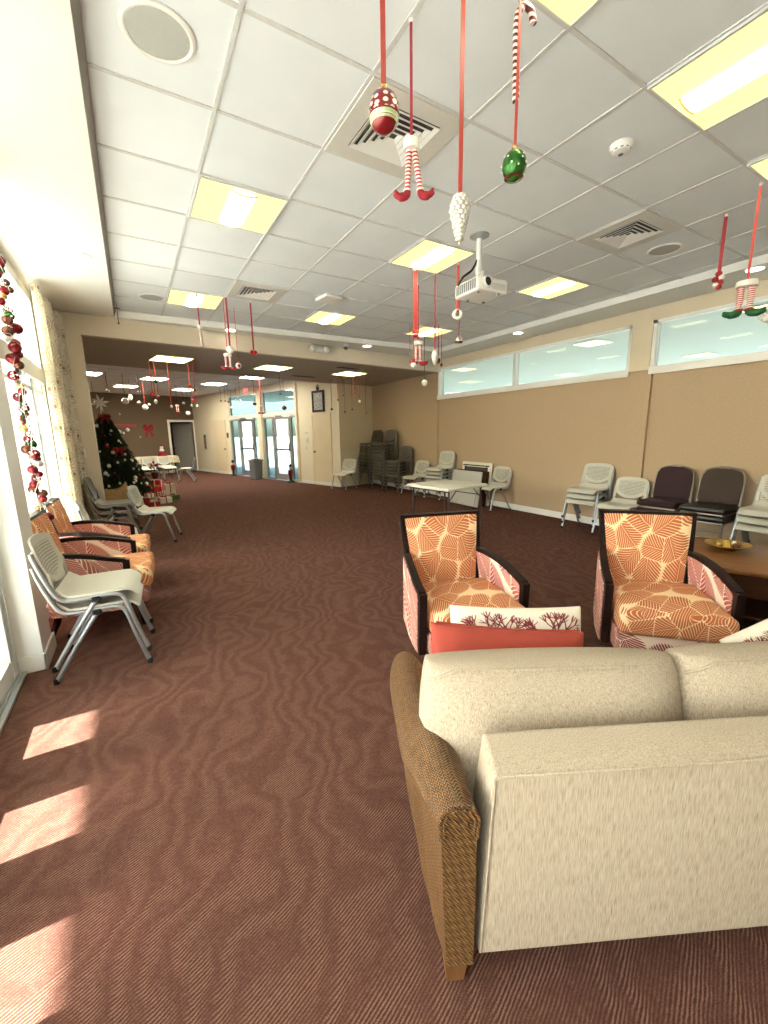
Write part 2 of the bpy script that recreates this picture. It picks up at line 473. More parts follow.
# ------------------------------------------------------------------ palette
MT = dict(
    carpet=mat_carpet(), tile=mat_tile(),
    grid=plain('ceiling_grid_metal', (.60, .60, .59), .5),
    white=plain('white_paint', (.80, .79, .76), .55, var=.02, scale=3),
    trimwhite=plain('white_trim_paint', (.86, .85, .81), .35, var=.02, scale=4),
    soffit=plain('soffit_paint', (.78, .77, .73), .7, var=.02, scale=2),
    beam=plain('beam_paint', (.62, .54, .42), .7, var=.02, scale=2),
    cream=plain('cream_paint', (.70, .60, .44), .7, var=.02, scale=2),
    creamlt=plain('light_cream_paint', (.82, .74, .57), .65, var=.02, scale=2),
    tan=plain('tan_wall_covering', (.47, .345, .22), .8, var=.05, scale=40, bump=.1),
    brown=plain('brown_wall_paint', (.150, .105, .066), .8, var=.03, scale=3),
    wingsoffit=plain('grey_soffit_paint', (.40, .345, .28), .8, var=.02, scale=3),
    alum=plain('aluminium', (.62, .65, .66), .35, .8, var=.03),
    frame=plain('window_frame_paint', (.55, .57, .56), .4, var=.03),
    smoke=glassy('grey_tinted_glass', (.42, .52, .51), .0, .04),
    glass=glassy('clear_glass', (.93, .97, .96), .0, .0),
    tealglass=glassy('tinted_glass', (.93, .97, .95), .02, .10),
    chrome=plain('steel_tube', (.55, .54, .52), .28, .9, var=.03),
    steel2=plain('satin_grey_tube', (.40, .42, .44), .38, .75, var=.03),
    taupetube=plain('dark_taupe_tube', (.20, .175, .145), .4, .7, var=.03),
    bronzetube=plain('bronze_steel_tube', (.30, .26, .21), .35, .8, var=.03),
    black=plain('black_plastic', (.010, .010, .011), .45, spec=.2),
    darkwood=mat_wood('espresso_wood', (.010, .005, .0045), (.022, .011, .009), 5, 'Z', .38, .12),
    tablewood=mat_wood('stained_table_wood', (.15, .055, .016), (.30, .125, .036), 4, 'Y', .3),
    tabledark=mat_wood('dark_table_wood', (.035, .014, .007), (.065, .027, .011), 4, 'Y', .6, .1),
    sofa=mat_sofa(), wicker=mat_wicker(), curtain=mat_curtain(),
    sofaleg=mat_wood('sofa_leg_wood', (.10, .045, .015), (.19, .085, .03), 5, 'Z', .4),
    leaf=mat_leaf('coral_leaf_print', (.45, .105, .040), (.56, .18, .055), (.88, .66, .40), 7.4),
    leaf2=mat_leaf('rose_leaf_print', (.38, .085, .070), (.48, .14, .11), (.84, .70, .58), 7.4),
    leafshade=mat_leaf('shaded_leaf_print', (.25, .05, .05), (.33, .08, .07), (.80, .62, .52), 7.4),  # leaf print darkened to maroon, painting in the shade on the seat front
    poly=plain('pale_grey_plastic', (.58, .56, .48), .42, var=.02),
    polyback=mat_perforated('pale_grey_slotted_plastic', (.56, .54, .46)),
    polydk=plain('taupe_plastic', (.095, .079, .060), .5, var=.03),
    polybackdk=mat_perforated('taupe_slotted_plastic', (.095, .079, .060)),
    banquet=plain('aubergine_fabric', (.030, .012, .016), .9, var=.2, scale=200),
    banquet2=plain('brown_fabric', (.050, .032, .025), .9, var=.2, scale=200),
    vinyl=plain('black_vinyl', (.018, .015, .015), .35),
    tabletop=plain('white_blow_moulded_plastic', (.80, .77, .66), .4, var=.02),
    tabletop2=plain('speckled_grey_plastic', (.50, .48, .42), .5, var=.03),
    tableleg=plain('brown_powder_coated_steel', (.05, .028, .02), .4),
    red=plain('red_lacquer', (.50, .02, .025), .25),
    redfab=plain('coral_red_linen', (.35, .052, .032), .9, var=.08, scale=220, bump=.15),
    ribbon=plain('red_satin_ribbon', (.48, .055, .045), .4, var=.03),
    ribdk=plain('dark_red_satin_ribbon', (.30, .02, .035), .45, var=.03),
    ribbr=plain('dark_cord', (.055, .03, .03), .6),
    coralpil=plain('ivory_linen', (.80, .73, .60), .9, var=.04, scale=150, bump=.1),
    coralprint=plain('maroon_print', (.22, .035, .035), .9),
    silver=plain('silver_glitter', (.70, .68, .64), .3, .6, var=.25, scale=220),
    pearl=plain('pearl_white', (.82, .80, .75), .3),
    green=plain('green_bauble', (.03, .14, .022), .15, .5, var=.3, scale=30),
    greenfelt=plain('green_felt', (.012, .09, .028), .8),
    redfelt=plain('red_felt', (.30, .013, .022), .8),
    gold=plain('gold_bauble', (.62, .42, .14), .25, .7),
    bronze=plain('bronze_bauble', (.16, .055, .03), .25, .5, var=.4, scale=30),
    brass=plain('brass', (.46, .27, .06), .25, .9, var=.2, scale=25),
    amber=plain('amber_fruit', (.72, .45, .08), .3, var=.15, scale=20),
    egg=mat_pattern_egg(),
    candy=mat_stripes('candy_stripes', (.80, .76, .70), (.13, .012, .018), .020, (.35, 0, 1), .35),
    legstripe=mat_stripes('red_white_knit', (.82, .78, .72), (.45, .03, .04), .0145, (0, 0, 1), .8),
    pine=plain('fir_needles', (.014, .030, .014), .8, var=.4, scale=30),
    basket=plain('straw_weave', (.42, .28, .14), .85, var=.35, scale=60, bump=.4),
    clothprint=plain('patterned_tablecloth', (.62, .55, .40), .9, var=.45, scale=28),
    grey=plain('grey_plastic', (.16, .17, .18), .5),
    lightgrey=plain('light_grey_plastic', (.66, .66, .63), .45, var=.02),
    grille=plain('speaker_grille', (.44, .45, .42), .6, var=.08, scale=300),
    ventgrey=plain('vent_panel', (.62, .60, .55), .5, var=.02),
    ventdk=plain('vent_throat', (.06, .055, .05), .8),
    troffer=emissive('troffer_reflector', (1.0, .86, .29), 1.4),
    lamp=emissive('troffer_basket', (1.0, .93, .70), 11.0),
    wlamp=emissive('wing_troffer_lens', (1.0, .92, .72), 46.0),
    slamp=emissive('soffit_troffer_lens', (1.0, .86, .34), 9.0),
    poollamp=emissive('pool_lamp_lens', (1.0, .84, .42), 2.6),
    poolwhite=emissive('pool_lamp_white', (1.0, 1.0, .97), 3.5),
    can=emissive('can_lamp', (1.0, .93, .80), 14.0),
    exit=emissive('exit_lit_face', (1.0, .20, .20), 1.0),
    pave=plain('paving', (.55, .53, .48), .9, var=.08, scale=3),
    pool=plain('pool_hall_paint', (.84, .87, .82), .8, var=.02, scale=2),
    poolceil=plain('pool_hall_ceiling', (.82, .86, .80), .8, var=.02, scale=2),
    doorpaint=plain('cream_door_paint', (.78, .66, .46), .5, var=.02, scale=3),
    greydoor=plain('grey_door_paint', (.30, .29, .26), .5, var=.03, scale=3),
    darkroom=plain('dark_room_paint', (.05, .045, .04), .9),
    plant=plain('palm_leaf', (.10, .22, .05), .6, var=.3, scale=8),
    sticker=plain('paper', (.75, .73, .66), .7),
)
SKY, SUN, EXPO = 1.8, 56.0, 0.20
# ------------------------------------------------------------------ layout numbers (metres; camera stands at x=0, y=0)
ZC = 3.178                       # tile ceiling
ZS = 3.10                        # plaster band round the tiles
S6 = .61
GX, GY = .567, 1.988             # one crossing of the ceiling grid
XL, XR = -.78, 6.20              # window wall and clerestory wall
YB = -2.6
TH = radians(16)
P0 = Vector((4.98, 10.6, 0))     # where the entrance wall of the rear wing starts
DW = Vector((-sin(TH), cos(TH), 0)); NW = Vector((cos(TH), sin(TH), 0))
MW = Matrix(((DW.x, NW.x, 0, P0.x), (DW.y, NW.y, 0, P0.y), (0, 0, 1, 0), (0, 0, 0, 1)))   # local: along wall, outward, up
TC = 9.44                        # wing corner along that wall
C0 = P0 + DW*TC
MB_ = Matrix(((-NW.x, DW.x, 0, C0.x), (-NW.y, DW.y, 0, C0.y), (0, 0, 1, 0), (0, 0, 0, 1)))  # brown wall: along, outward, up
ZW = 3.12
ANG_W = atan2(DW.y, DW.x)        # heading of the entrance wall
def beam_y(x): return 7.05 + .11*x
def far_y(x): return 9.75 + .196*x
def wp(t, out, z=0): return tuple(MW @ Vector((t, out, z)))
def bp(u, out, z=0): return tuple(MB_ @ Vector((u, out, z)))

# ---- floor
bo = bp(6.0, 0)
floor_poly = [(XL-.1, YB), (XR+.1, YB), (XR+.1, 10.9), (P0.x, P0.y), (C0.x, C0.y), (bo[0], bo[1]), (bo[0], 7.1), (XL-.1, 7.1)]
struct('floor', MB().prism(floor_poly, -.05, 0), MT['carpet'])
struct('ground', MB().box2((-300, -250, -.12), (300, 420, -.06)), MT['pave'])

# ---- tile ceiling, its grid, the plaster band
struct('ceiling', MB().prism([(-.02, YB), (5.62, YB), (5.62, 6.99), (-.02, 6.99)], ZC, ZC+.12), MT['tile'])
gb = MB()
i = -1
for i in range(0, 9):
    x = GX + i*S6
    if x < 5.58: gb.box2((x-.011, YB, ZC-.005), (x+.011, 6.97, ZC+.002))
for j in range(-8, 9):
    y = GY + j*S6
    if y < 6.95: gb.box2((.0, y-.011, ZC-.0045), (5.6, y+.011, ZC+.002))
struct('trim_1', gb, MT['grid'])
band = MB()
band.extrude([(XL-.1, YB, ZS), (-.014, YB, ZS), (.014, YB, ZC), (.014, YB, ZC+.1), (XL-.1, YB, ZC+.1)], (0, 7.0-YB, 0))
struct('trim_2', band, MT['white'])
band = MB()
band.prism([(5.60, YB), (XR+.2, YB), (XR+.2, beam_y(XR)+.05), (5.60, beam_y(5.6)+.05)], ZS, ZC+.1)
band.prism([(XL-.1, 6.97), (5.60, 6.97), (5.60, beam_y(5.6)+.05), (XL-.1, beam_y(XL)+.05)], ZS, ZC+.1)
struct('trim_3', band, MT['soffit'])
cor = MB()     # white edge moulding where the tiles stop
cor.box2((5.588, YB, ZS-.004), (5.60, 6.97, ZC)); cor.box2((.0, 6.958, ZS-.004), (5.60, 6.97, ZC))
struct('trim_4', cor, MT['trimwhite'])
edge = MB(); edge.extrude([(-.013, YB, ZS-.001), (-.009, YB, ZS-.001), (.020, YB, ZC-.006), (.015, YB, ZC-.006)], (0, 6.96-YB, 0))  # dark strip painted in as the shade on the soffit's edge face
struct('shaded_edge', edge, plain('shaded_edge_paint', (.20, .17, .14), .6))

# ---- right wall with clerestory
W1a, W1b, W2b = 3.43, 7.78, 3.16
ZSI, ZHD = 2.29, 2.925
wr = MB()
wr.box2((XR, YB, 0), (XR+.16, 10.95, ZSI))
wr.box2((XR, W1b, ZSI), (XR+.16, 10.95, ZS+.1))
struct('wall_right', wr, MT['tan'])
wu = MB()
wu.box2((XR, YB, ZHD), (XR+.16, W1b, ZS+.1)); wu.box2((XR-.03, W2b, ZSI), (XR+.16, W1a, ZHD))
struct('wall_right_head', wu, MT['cream'])
pil = MB(); pil.box2((XR-.045, W2b-.05, .0), (XR, W1a, ZSI-.06)); pil.box2((XR-.03, W1b-.02, 0), (XR, W1b+.02, ZSI))
struct('pilaster_right', pil, MT['tan'])
def clerestory(n, y0, y1, mull):
    f = MB()
    f.box2((XR-.035, y0, ZSI-.06), (XR+.10, y1, ZSI+.035)); f.box2((XR-.012, y0, ZHD-.04), (XR+.10, y1, ZHD))
    for y in [y0, y1-.05]+mull: f.box2((XR-.012, y, ZSI), (XR+.10, y+.05, ZHD))
    w = struct('window_%d' % n, f, MT['trimwhite'])
    g = MB(); g.box2((XR+.055, y0+.02, ZSI+.02), (XR+.061, y1-.02, ZHD-.02)); g.build('pane', MT['tealglass'], w, 0)
clerestory(1, W1a, W1b, [5.52]); clerestory(2, YB+.1, W2b, [.6])
bb = MB(); bb.box2((XR-.022, YB, 0), (XR, W2b-.05, .105), .004); bb.box2((XR-.066, W2b-.06, 0), (XR-.04, W1a+.01, .105)); bb.box2((XR-.022, W1a, 0), (XR, 10.9, .105), .004)
struct('baseboard_right', bb, MT['trimwhite'])
# back wall (behind the camera)
struct('wall_back', MB().box2((XL-.1, YB-.15, 0), (XR+.2, YB, ZC+.1)), MT['creamlt'])

# ---- hall behind the clerestory glass
pr = MB()
pr.box2((XR+.16, -6, 3.30), (19, 16.5, 3.45)); struct('ceiling_pool_hall', pr, MT['poolceil'])
pr = MB(); pr.box2((19, -6, 0), (19.2, 16.5, .9)); pr.box2((19, -6, 2.95), (19.2, 16.5, 3.4)); pr.box2((XR+.16, 16.4, 0), (19, 16.6, 3.4)); pr.box2((XR+.16, -6.2, 0), (19, -6, 3.4)); pr.box2((XR+.16, 10.95, 0), (XR+.36, 16.5, 3.4)); pr.box2((XR+.16, -6, 0), (XR+.36, YB, 3.4))
for k in range(10): pr.box2((19, -6+2.45*k, .9), (19.15, -5.85+2.45*k, 2.95))
struct('wall_pool_hall', pr, MT['pool'])
struct('floor_pool_hall', MB().box2((XR+.16, -6, -.05), (19, 16.5, 0)), MT['pool'])

# ---- beam, return wall and deep soffit towards the wing
bm_ = MB(); bm_.prism([(-.43, beam_y(-.43)), (XR+.05, beam_y(XR)), (XR+.05, beam_y(XR)+.12), (-.43, beam_y(-.43)+.12)], 2.84, ZC+.08)
struct('beam', bm_, MT['beam'])
rw = MB(); rw.prism([(XL-.1, beam_y(XL)), (-.42, beam_y(-.42)), (-.42, beam_y(-.42)+.22), (XL-.1, beam_y(XL)+.22)], 0, ZC+.08)
struct('wall_return', rw, MT['beam'])
so = MB(); so.prism([(-.43, beam_y(-.43)+.12), (XR+.05, beam_y(XR)+.12), (XR+.05, far_y(XR)), (bo[0], far_y(bo[0])), (bo[0], beam_y(-.8)+.12)], 2.84, 3.4)
struct('ceiling_soffit', so, MT['wingsoffit'])

# ---- rear wing
cw = MB(); cw.prism([(bo[0], far_y(bo[0])), (XR+.05, far_y(XR)), (XR, 11.6), wp(0, .15)[:2], wp(TC, .15)[:2], bp(6, .15)[:2]], ZW, ZW+.2)
struct('ceiling_wing', cw, MT['tile'])
gw = MB(MW)
for k in range(3, 16): gw.box2((k*S6-.011, -6.0, ZW-.004), (k*S6+.011, 0, ZW+.001))
for k in range(0, 10): gw.box2((1.6, -k*S6-.011-.25, ZW-.0045), (TC, -k*S6+.011-.25, ZW+.001))
struct('trim_6', gw, MT['grid'])
ew = MB(MW)
ew.box2((0, 0, 0), (1.98, .15, ZW)); ew.box2((6.27, 0, 0), (TC, .15, ZW)); ew.box2((1.98, 0, 2.93), (6.27, .15, ZW))
struct('wall_entrance', ew, MT['creamlt'])
ec = MB(); ec.prism([(P0.x, P0.y), (XR+.1, P0.y+.3), (XR+.1, P0.y+.45), (P0.x+.05, P0.y+.15)], 0, ZW)
struct('wall_corner', ec, MT['cream'])
eb = MB(MW); eb.box2((0.0, -.02, 0), (1.98, 0, .10)); eb.box2((6.27, -.02, 0), (TC, 0, .10))
eb.box2((0, -.03, ZW-.09), (TC, 0, ZW))
struct('baseboard_wing', eb, MT['trimwhite'])
pw = MB(MW); pw.box2((1.90, -.05, 0), (2.0, .02, ZW-.1)); pw.box2((3.93, -.05, 0), (4.20, .14, 2.95))
struct('column_wing', pw, MT['creamlt'])

def storefront_door(n, t0, t1):
    f = MB(MW); s = .085
    f.box2((t0, .03, .02), (t0+s, .09, 2.06)); f.box2((t1-s, .03, .02), (t1, .09, 2.06))
    f.box2((t0+s, .03, .02), (t1-s, .09, .22)); f.box2((t0+s, .03, 1.97), (t1-s, .09, 2.06)); f.box2((t0+s, .03, .98), (t1-s, .09, 1.05))
    d = struct('door_%d' % n, f, MT['alum'])
    g = MB(MW); g.box2((t0+s, .055, .22), (t1-s, .061, .98)); g.box2((t0+s, .055, 1.05), (t1-s, .061, 1.97)); g.build('pane', MT['glass'], d, 0)
    h = MB(MW); h.box2((t0+s-.01, -.02, .98), (t1-s+.01, .0, 1.02)); h.box2((t0+.03, -.02, .98), (t0+.06, .03, 1.02)); h.box2((t1-.06, -.02, .98), (t1-.03, .03, 1.02)); h.box2((t0+.02, -.01, .95), (t0+.07, .03, 1.2))
    h.build('push_bar', MT['steel2'], d, 0)
    c = MB(MW); c.box2((t1-.55, -.03, 2.06), (t1-.2, .05, 2.12), .005); c.build('door_closer', MT['steel2'], d)
storefront_door(1, 4.66, 5.59); storefront_door(2, 2.42, 3.34)
def sidelight(n, t0, t1, z0, z1):
    f = MB(MW); s = .045
    f.box2((t0, .02, z0), (t0+s, .10, z1)); f.box2((t1-s, .02, z0), (t1, .10, z1)); f.box2((t0+s, .02, z0), (t1-s, .10, z0+s+.02)); f.box2((t0+s, .02, z1-s), (t1-s, .10, z1))
    w = struct('window_%d' % n, f, MT['alum'] if z0 < 1 else MT['trimwhite'])
    g = MB(MW); g.box2((t0+s, .055, z0+s), (t1-s, .061, z1-s)); g.build('pane', MT['smoke'], w, 0)
for n, (a, b_, z0, z1) in enumerate([(2.0, 2.40, 0, 2.07), (3.36, 3.93, 0, 2.07), (4.20, 4.64, 0, 2.07), (5.61, 6.27, 0, 2.07), (2.0, 3.93, 2.15, 2.93), (4.20, 6.27, 2.15, 2.93)]):
    sidelight(3+n, a, b_, z0, z1)
tb = MB(MW); tb.box2((2.0, -.01, 2.07), (3.93, .10, 2.15)); tb.box2((4.20, -.01, 2.07), (6.27, .10, 2.15))
struct('trim_7', tb, MT['trimwhite'])
po = MB(MW); po.box2((.5, .3, 2.98), (8.5, 3.4, 3.1)); struct('porch_ceiling', po, plain('porch_ceiling_paint', (.34, .42, .40), .8))

def flush_door(n, t0, t1, knob_side):
    d0 = MB(MW); d0.box2((t0, -.012, .01), (t1, .02, 2.03), .004)
    d = struct('door_%d' % n, d0, MT['doorpaint'])
    c = MB(MW); w = .055
    c.box2((t0-w, -.022, 0), (t0, .01, 2.03+w), .004); c.box2((t1, -.022, 0), (t1+w, .01, 2.03+w), .004); c.box2((t0, -.022, 2.03), (t1, .01, 2.03+w), .004)
    c.build('door_frame', MT['doorpaint'], d, 0)
    tk = t1-.07 if knob_side else t0+.07
    k = MB(); p = wp(tk, -.045, .98); k.ell(p, .030, 12, 8); p2 = wp(tk, -.012, .98); k.ell(p2, .028, 12, 8)
    k.build('door_knob', MT['brass'], d)
flush_door(3, .40, 1.18, True); flush_door(4, 6.66, 7.58, False)

# brown end wall with the open doorway
wbm = MB(MB_)
wbm.box2((.99, 0, 0), (6.1, .14, ZW)); wbm.box2((-.15, 0, 0), (.06, .14, ZW)); wbm.box2((.06, 0, 2.08), (.99, .14, ZW))
struct('wall_rear', wbm, MT['brown'])
cs = MB(MB_)
cs.box2((.99, -.02, 0), (1.08, .15, 2.17)); cs.box2((-.03, -.02, 0), (.06, .15, 2.17)); cs.box2((.06, -.02, 2.08), (.99, .15, 2.17))
df = struct('door_5', cs, MT['trimwhite'])
lf = MB(MB_ @ Matrix.Translation((.07, .14, 0)) @ Matrix.Rotation(radians(52), 4, 'Z')); lf.box2((0, 0, .01), (.86, .04, 2.05), .004); lf.build('door_leaf', MT['greydoor'], df, 0)
kn = MB(MB_ @ Matrix.Translation((.07, .14, 0)) @ Matrix.Rotation(radians(52), 4, 'Z')); kn.ell((.80, -.04, .98), .03, 10, 8); kn.build('door_knob', MT['brass'], df)
rb = MB(MB_); rb.box2((1.08, -.018, 0), (6, 0, .10)); struct('baseboard_rear', rb, MT['trimwhite'])
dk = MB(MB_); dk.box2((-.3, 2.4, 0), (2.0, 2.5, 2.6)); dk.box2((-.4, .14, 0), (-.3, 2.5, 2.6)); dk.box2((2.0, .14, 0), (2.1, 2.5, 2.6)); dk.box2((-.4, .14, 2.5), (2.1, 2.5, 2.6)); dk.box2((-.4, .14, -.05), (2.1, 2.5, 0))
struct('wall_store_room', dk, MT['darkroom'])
lw = MB(); lw.box2((bo[0]-.12, beam_y(-.9)-.1, 0), (bo[0], bo[1]+.1, ZW+.1)); lw.box2((bo[0], 7.0, 0), (XL-.1, 7.14, 3.3))
struct('wall_wing_left', lw, MT['cream'])

# ---- left wall: glazed doors near the camera, pilaster, window bay, plain end
ll = MB()
ll.box2((XL-.12, 6.22, 0), (XL, beam_y(XL), ZS+.05)); ll.box2((XL-.12, YB, 3.055), (XL, 6.22, ZS+.06))
struct('wall_left', ll, MT['creamlt'])
pl = MB(); pl.box2((XL-.12, 3.30, 0), (-.652, 3.62, ZS+.02)); struct('pilaster_left', pl, MT['trimwhite'])
bl = MB()
bl.box2((XL-.1, 3.285, 0), (-.636, 3.30, .115), .004); bl.box2((-.652, 3.285, 0), (-.636, 3.64, .115), .004); bl.box2((XL, 3.62, 0), (XL+.018, beam_y(XL), .10), .004)
bl.box2((XL, beam_y(XL)-.02, 0), (-.42, beam_y(XL), .10))
struct('baseboard_left', bl, MT['trimwhite'])
panes = [(2.80, 3.20)]+[(2.36-.59*k, 2.62-.59*k) for k in range(8)]
dl = MB(); prev = 3.30
for (a, b_) in panes:
    dl.box2((XL-.07, b_, .0), (XL-.005, prev, 3.055)); prev = a
dl.box2((XL-.07, YB, 0), (XL-.005, prev, 3.055))
dl.box2((XL-.065, YB, 0), (XL-.01, 3.30, .15)); dl.box2((XL-.065, YB, 2.12), (XL-.01, 3.3, 2.24)); dl.box2((XL-.065, YB, 2.97), (XL-.01, 3.3, 3.055))
for (a, b_) in panes: dl.box2((XL-.055, a, .98), (XL-.015, b_, 1.03))
dd = struct('door_6', dl, MT['trimwhite'])
sf = MB()
for y in (2.80, 3.165): sf.box2((XL-.05, y, .15), (XL-.002, y+.035, 2.12))
sf.box2((XL-.03, 3.21, .05), (XL+.012, 3.235, 2.2)); sf.build('sash', MT['frame'], dd, 0)
g = MB(); g.box2((XL-.045, YB, .1), (XL-.040, 3.30, 3.0)); g.build('pane', MT['glass'], dd, 0)
th_ = MB(); th_.box2((XL-.08, YB, 0), (XL+.035, 3.285, .022), .004); th_.box2((XL+.0, YB, .02), (XL+.008, 3.285, .04)); th_.build('threshold', MT['alum'], dd, 0)
wl = MB(); ys = [3.62, 4.27, 4.92, 5.57, 6.17]
for y in ys: wl.box2((XL-.09, y, .0), (XL+.0, y+.055, 3.055))
wl.box2((XL-.09, 3.62, 0), (XL+.005, 6.22, .37)); wl.box2((XL-.09, 3.62, 2.10), (XL+.012, 6.22, 2.26)); wl.box2((XL-.09, 3.62, 2.98), (XL, 6.22, 3.06));  # bottom rail made taller to block the low sun
for y in ys[:-1]: wl.box2((XL-.075, y+.05, 1.98), (XL-.03, y+.65, 2.02))
wd = struct('window_9', wl, MT['trimwhite'])
g = MB(); g.box2((XL-.05, 3.62, .1), (XL-.045, 6.2, 3.0)); g.build('pane', MT['glass'], wd, 0)
ia = MB()
for a, b_ in zip(ys[:-1], ys[1:]):
    for y in (a+.055, b_-.03): ia.box2((XL-.07, y, .37), (XL-.025, y+.03, 2.10))
ia.build('inner_frame', MT['frame'], wd, 0)
# unseen roof slab added outside the left windows to cut the sun patches
struct('sun_cut_roof', MB().box2((-4.12, -6, 3.16), (XL-.12, 14, 3.30)), MT['white'])

pb = thing('sun_blocker_box', 'white planter box added outside the glazed doors to stop the sun', 'blocker', (-1.30, 3.02, -.06))  # box added to keep the sun off the floor by the near pane
m = MB(); m.box2((-.16, -.36, 0), (.16, -.33, .95)); m.box2((-.16, .33, 0), (.16, .36, .95)); m.box2((-.16, -.33, 0), (-.13, .33, .95)); m.box2((.13, -.33, 0), (.16, .33, .95)); m.build('box', MT['trimwhite'], pb, 0)
MB().box2((-.13, -.33, .5), (.13, .33, .88)).build('inner_block', MT['tabledark'], pb, 0)
MBE = plain('basket_end_plastic', (.62, .45, .12), .5)
# ------------------------------------------------------------------ ceiling fixtures
def cell(i, j): return (GX + (i+.5)*S6, GY + (j+.5)*S6)
def make_troffer(lens, lampm, basket=True, size=.6):
    t = thing('ceiling_light', '', 'ceiling light')
    h = size/2 - .008
    f = MB()
    for s in (-1, 1):
        f.box((s*(h+.002), 0, -.004), (.016, size-.004, .014)); f.box((0, s*(h+.002), -.004), (size-.03, .016, .014))
    f.build('frame', MT['grid'], t, 0)
    MB().box2((-h, -h, -.006), (h, h, -.001)).build('lens', lens, t, 0)
    if basket:
        b = MB()
        def f_(u, v):
            a = pi*u; return (.085*-cos(a), -.24+.48*v, -.006-.022*sin(a))
        b.sheet(f_, 10, 3, .004); b.build('lamp_basket', lampm, t)
        for s in (-1, 1): MB().tube([(.09*-cos(pi*k/10), s*.245, -.008-.022*sin(pi*k/10)) for k in range(11)], .005, 6).build('basket_end', MBE, t)
    return t
tro = make_troffer(MT['troffer'], MT['lamp'])
GRP = 'square ceiling lights among the tiles'
lights = [(0, 2, 'lit yellow square ceiling light second from the left, above the carpet aisle'),
          (0, 6, 'lit yellow square ceiling light at the far left above the beam'),
          (3, 6, 'lit yellow square ceiling light near the flat white access point box'),
          (3, 2, 'lit yellow square ceiling light beside the projector pole'),
          (6, 6, 'lit yellow square ceiling light low behind the hanging ornament cluster'),
          (6, 2, 'lit yellow square ceiling light between projector and clerestory windows'),
          (1, -2, 'lit yellow square ceiling light cut by the top edge of the photo'),
          (3, -2, 'largest lit yellow square ceiling light at the upper right'),
          (5, -2, 'lit yellow square ceiling light cut by the right edge of the photo')]
for n, (i, j, lab) in enumerate(lights):
    x, y = cell(i, j)
    if n == 0: tro.location = (x, y, ZC-.006); tro['label'] = lab; tro['group'] = GRP
    else: dup(tro, (x, y, ZC-.006), 0, lab, GRP)
wing_proto = make_troffer(MT['wlamp'], None, False)
wing = [(-.79, 13.31, 'bright white wing ceiling light just above the tree topper star'), (.05, 16.14, 'bright white wing ceiling light above the white balls near the tree'),
        (.76, 13.8, 'bright white wing ceiling light behind the red ribbon ladder'), (1.77, 16.61, 'bright white wing ceiling light above the open doorway'),
        (2.45, 14.43, 'bright white wing ceiling light in front of the exit sign'), (3.17, 12.38, 'bright white wing ceiling light nearest the storefront doors')]
for n, (x, y, lab) in enumerate(wing):
    if n == 0: wing_proto.location = (x, y, ZW-.006); wing_proto.rotation_euler = (0, 0, TH); wing_proto['label'] = lab; wing_proto['group'] = 'ceiling lights in the rear wing'
    else: dup(wing_proto, (x, y, ZW-.006), TH, lab, 'ceiling lights in the rear wing')
sof = make_troffer(MT['slamp'], None, False)
for n, (x, y, lab) in enumerate([(.76, 8.45, 'lit square light under the dark soffit, left of three, with red ribbons'), (2.63, 8.66, 'lit square light under the dark soffit, middle of three'), (4.42, 8.78, 'lit square light under the dark soffit, right of three, with hanging beads')]):
    if n == 0: sof.location = (x, y, 2.834); sof.rotation_euler = (0, 0, radians(10)); sof['label'] = lab; sof['group'] = 'ceiling lights under the dark soffit'
    else: dup(sof, (x, y, 2.834), radians(10), lab, 'ceiling lights under the dark soffit')

pool_y = make_troffer(MT['poollamp'], None, False)
n = 0
for (x, y, lab) in ((8.6, 2.75, 'yellow square light on the ceiling beyond seen through the near clerestory pane'), (8.6, 5.6, 'yellow square light on the ceiling beyond seen through the far clerestory pane'), (8.6, 9.6, 'yellow square light on the ceiling beyond at the far end of the clerestory'), (12.5, 5.2, 'small yellow square light deep in the room beyond the clerestory, near pane'), (12.5, 9.0, 'small yellow square light deep in the room beyond the clerestory, far pane')):
    if n == 0: pool_y.location = (x, y, 3.294); pool_y['label'] = lab; pool_y['group'] = 'yellow lights beyond the clerestory'
    else: dup(pool_y, (x, y, 3.294), 0, lab, 'yellow lights beyond the clerestory')
    n += 1
for k, (x, y) in enumerate(((14.0, 3.0), (14.0, 7.0), (14.0, 11.0), (14.0, 14.6), (16.5, 5.0), (16.5, 9.0), (16.5, 13.0))):
    t = thing('strip_light', 'white strip light on the ceiling beyond the clerestory glass', 'strip light', (x, y, 3.27), 0, 'white strip lights beyond the clerestory')
    MB().box2((-.20, -1.3, -.05), (.20, 1.3, -.005), .01).build('lens', MT['poolwhite'], t); MB().box2((-.23, -1.33, -.02), (.23, 1.33, 0)).build('housing', MT['white'], t, 0)
def make_can(r=.075):
    t = thing('recessed_downlight', '', 'downlight')
    MB().lathe([(r, 0), (r+.018, 0), (r+.018, -.006), (r, -.008), (r, 0)], 24).build('trim_ring', MT['trimwhite'], t)
    MB().lathe([(0, -.004), (r, -.004), (r, -.001), (0, -.001)], 24).build('lens', MT['can'], t)
    return t
can = make_can()
for n, (x, y, z, lab) in enumerate([(-.21, 4.86, ZS, 'round recessed downlight in the white soffit over the left windows'),
        (1.50, 7.01, ZS, 'round recessed downlight above the beam beside the hanging white ball'), (3.96, 7.1, ZS, 'round recessed downlight right of the security camera'),
        (5.71, 5.06, ZS, 'round recessed downlight above the far clerestory window'), (5.70, 1.97, ZS, 'round recessed downlight above the near clerestory window')]):
    if n == 0: can.location = (x, y, z-.001); can['label'] = lab; can['group'] = 'recessed downlights in the plaster band'
    else: dup(can, (x, y, z-.001), 0, lab, 'recessed downlights in the plaster band')

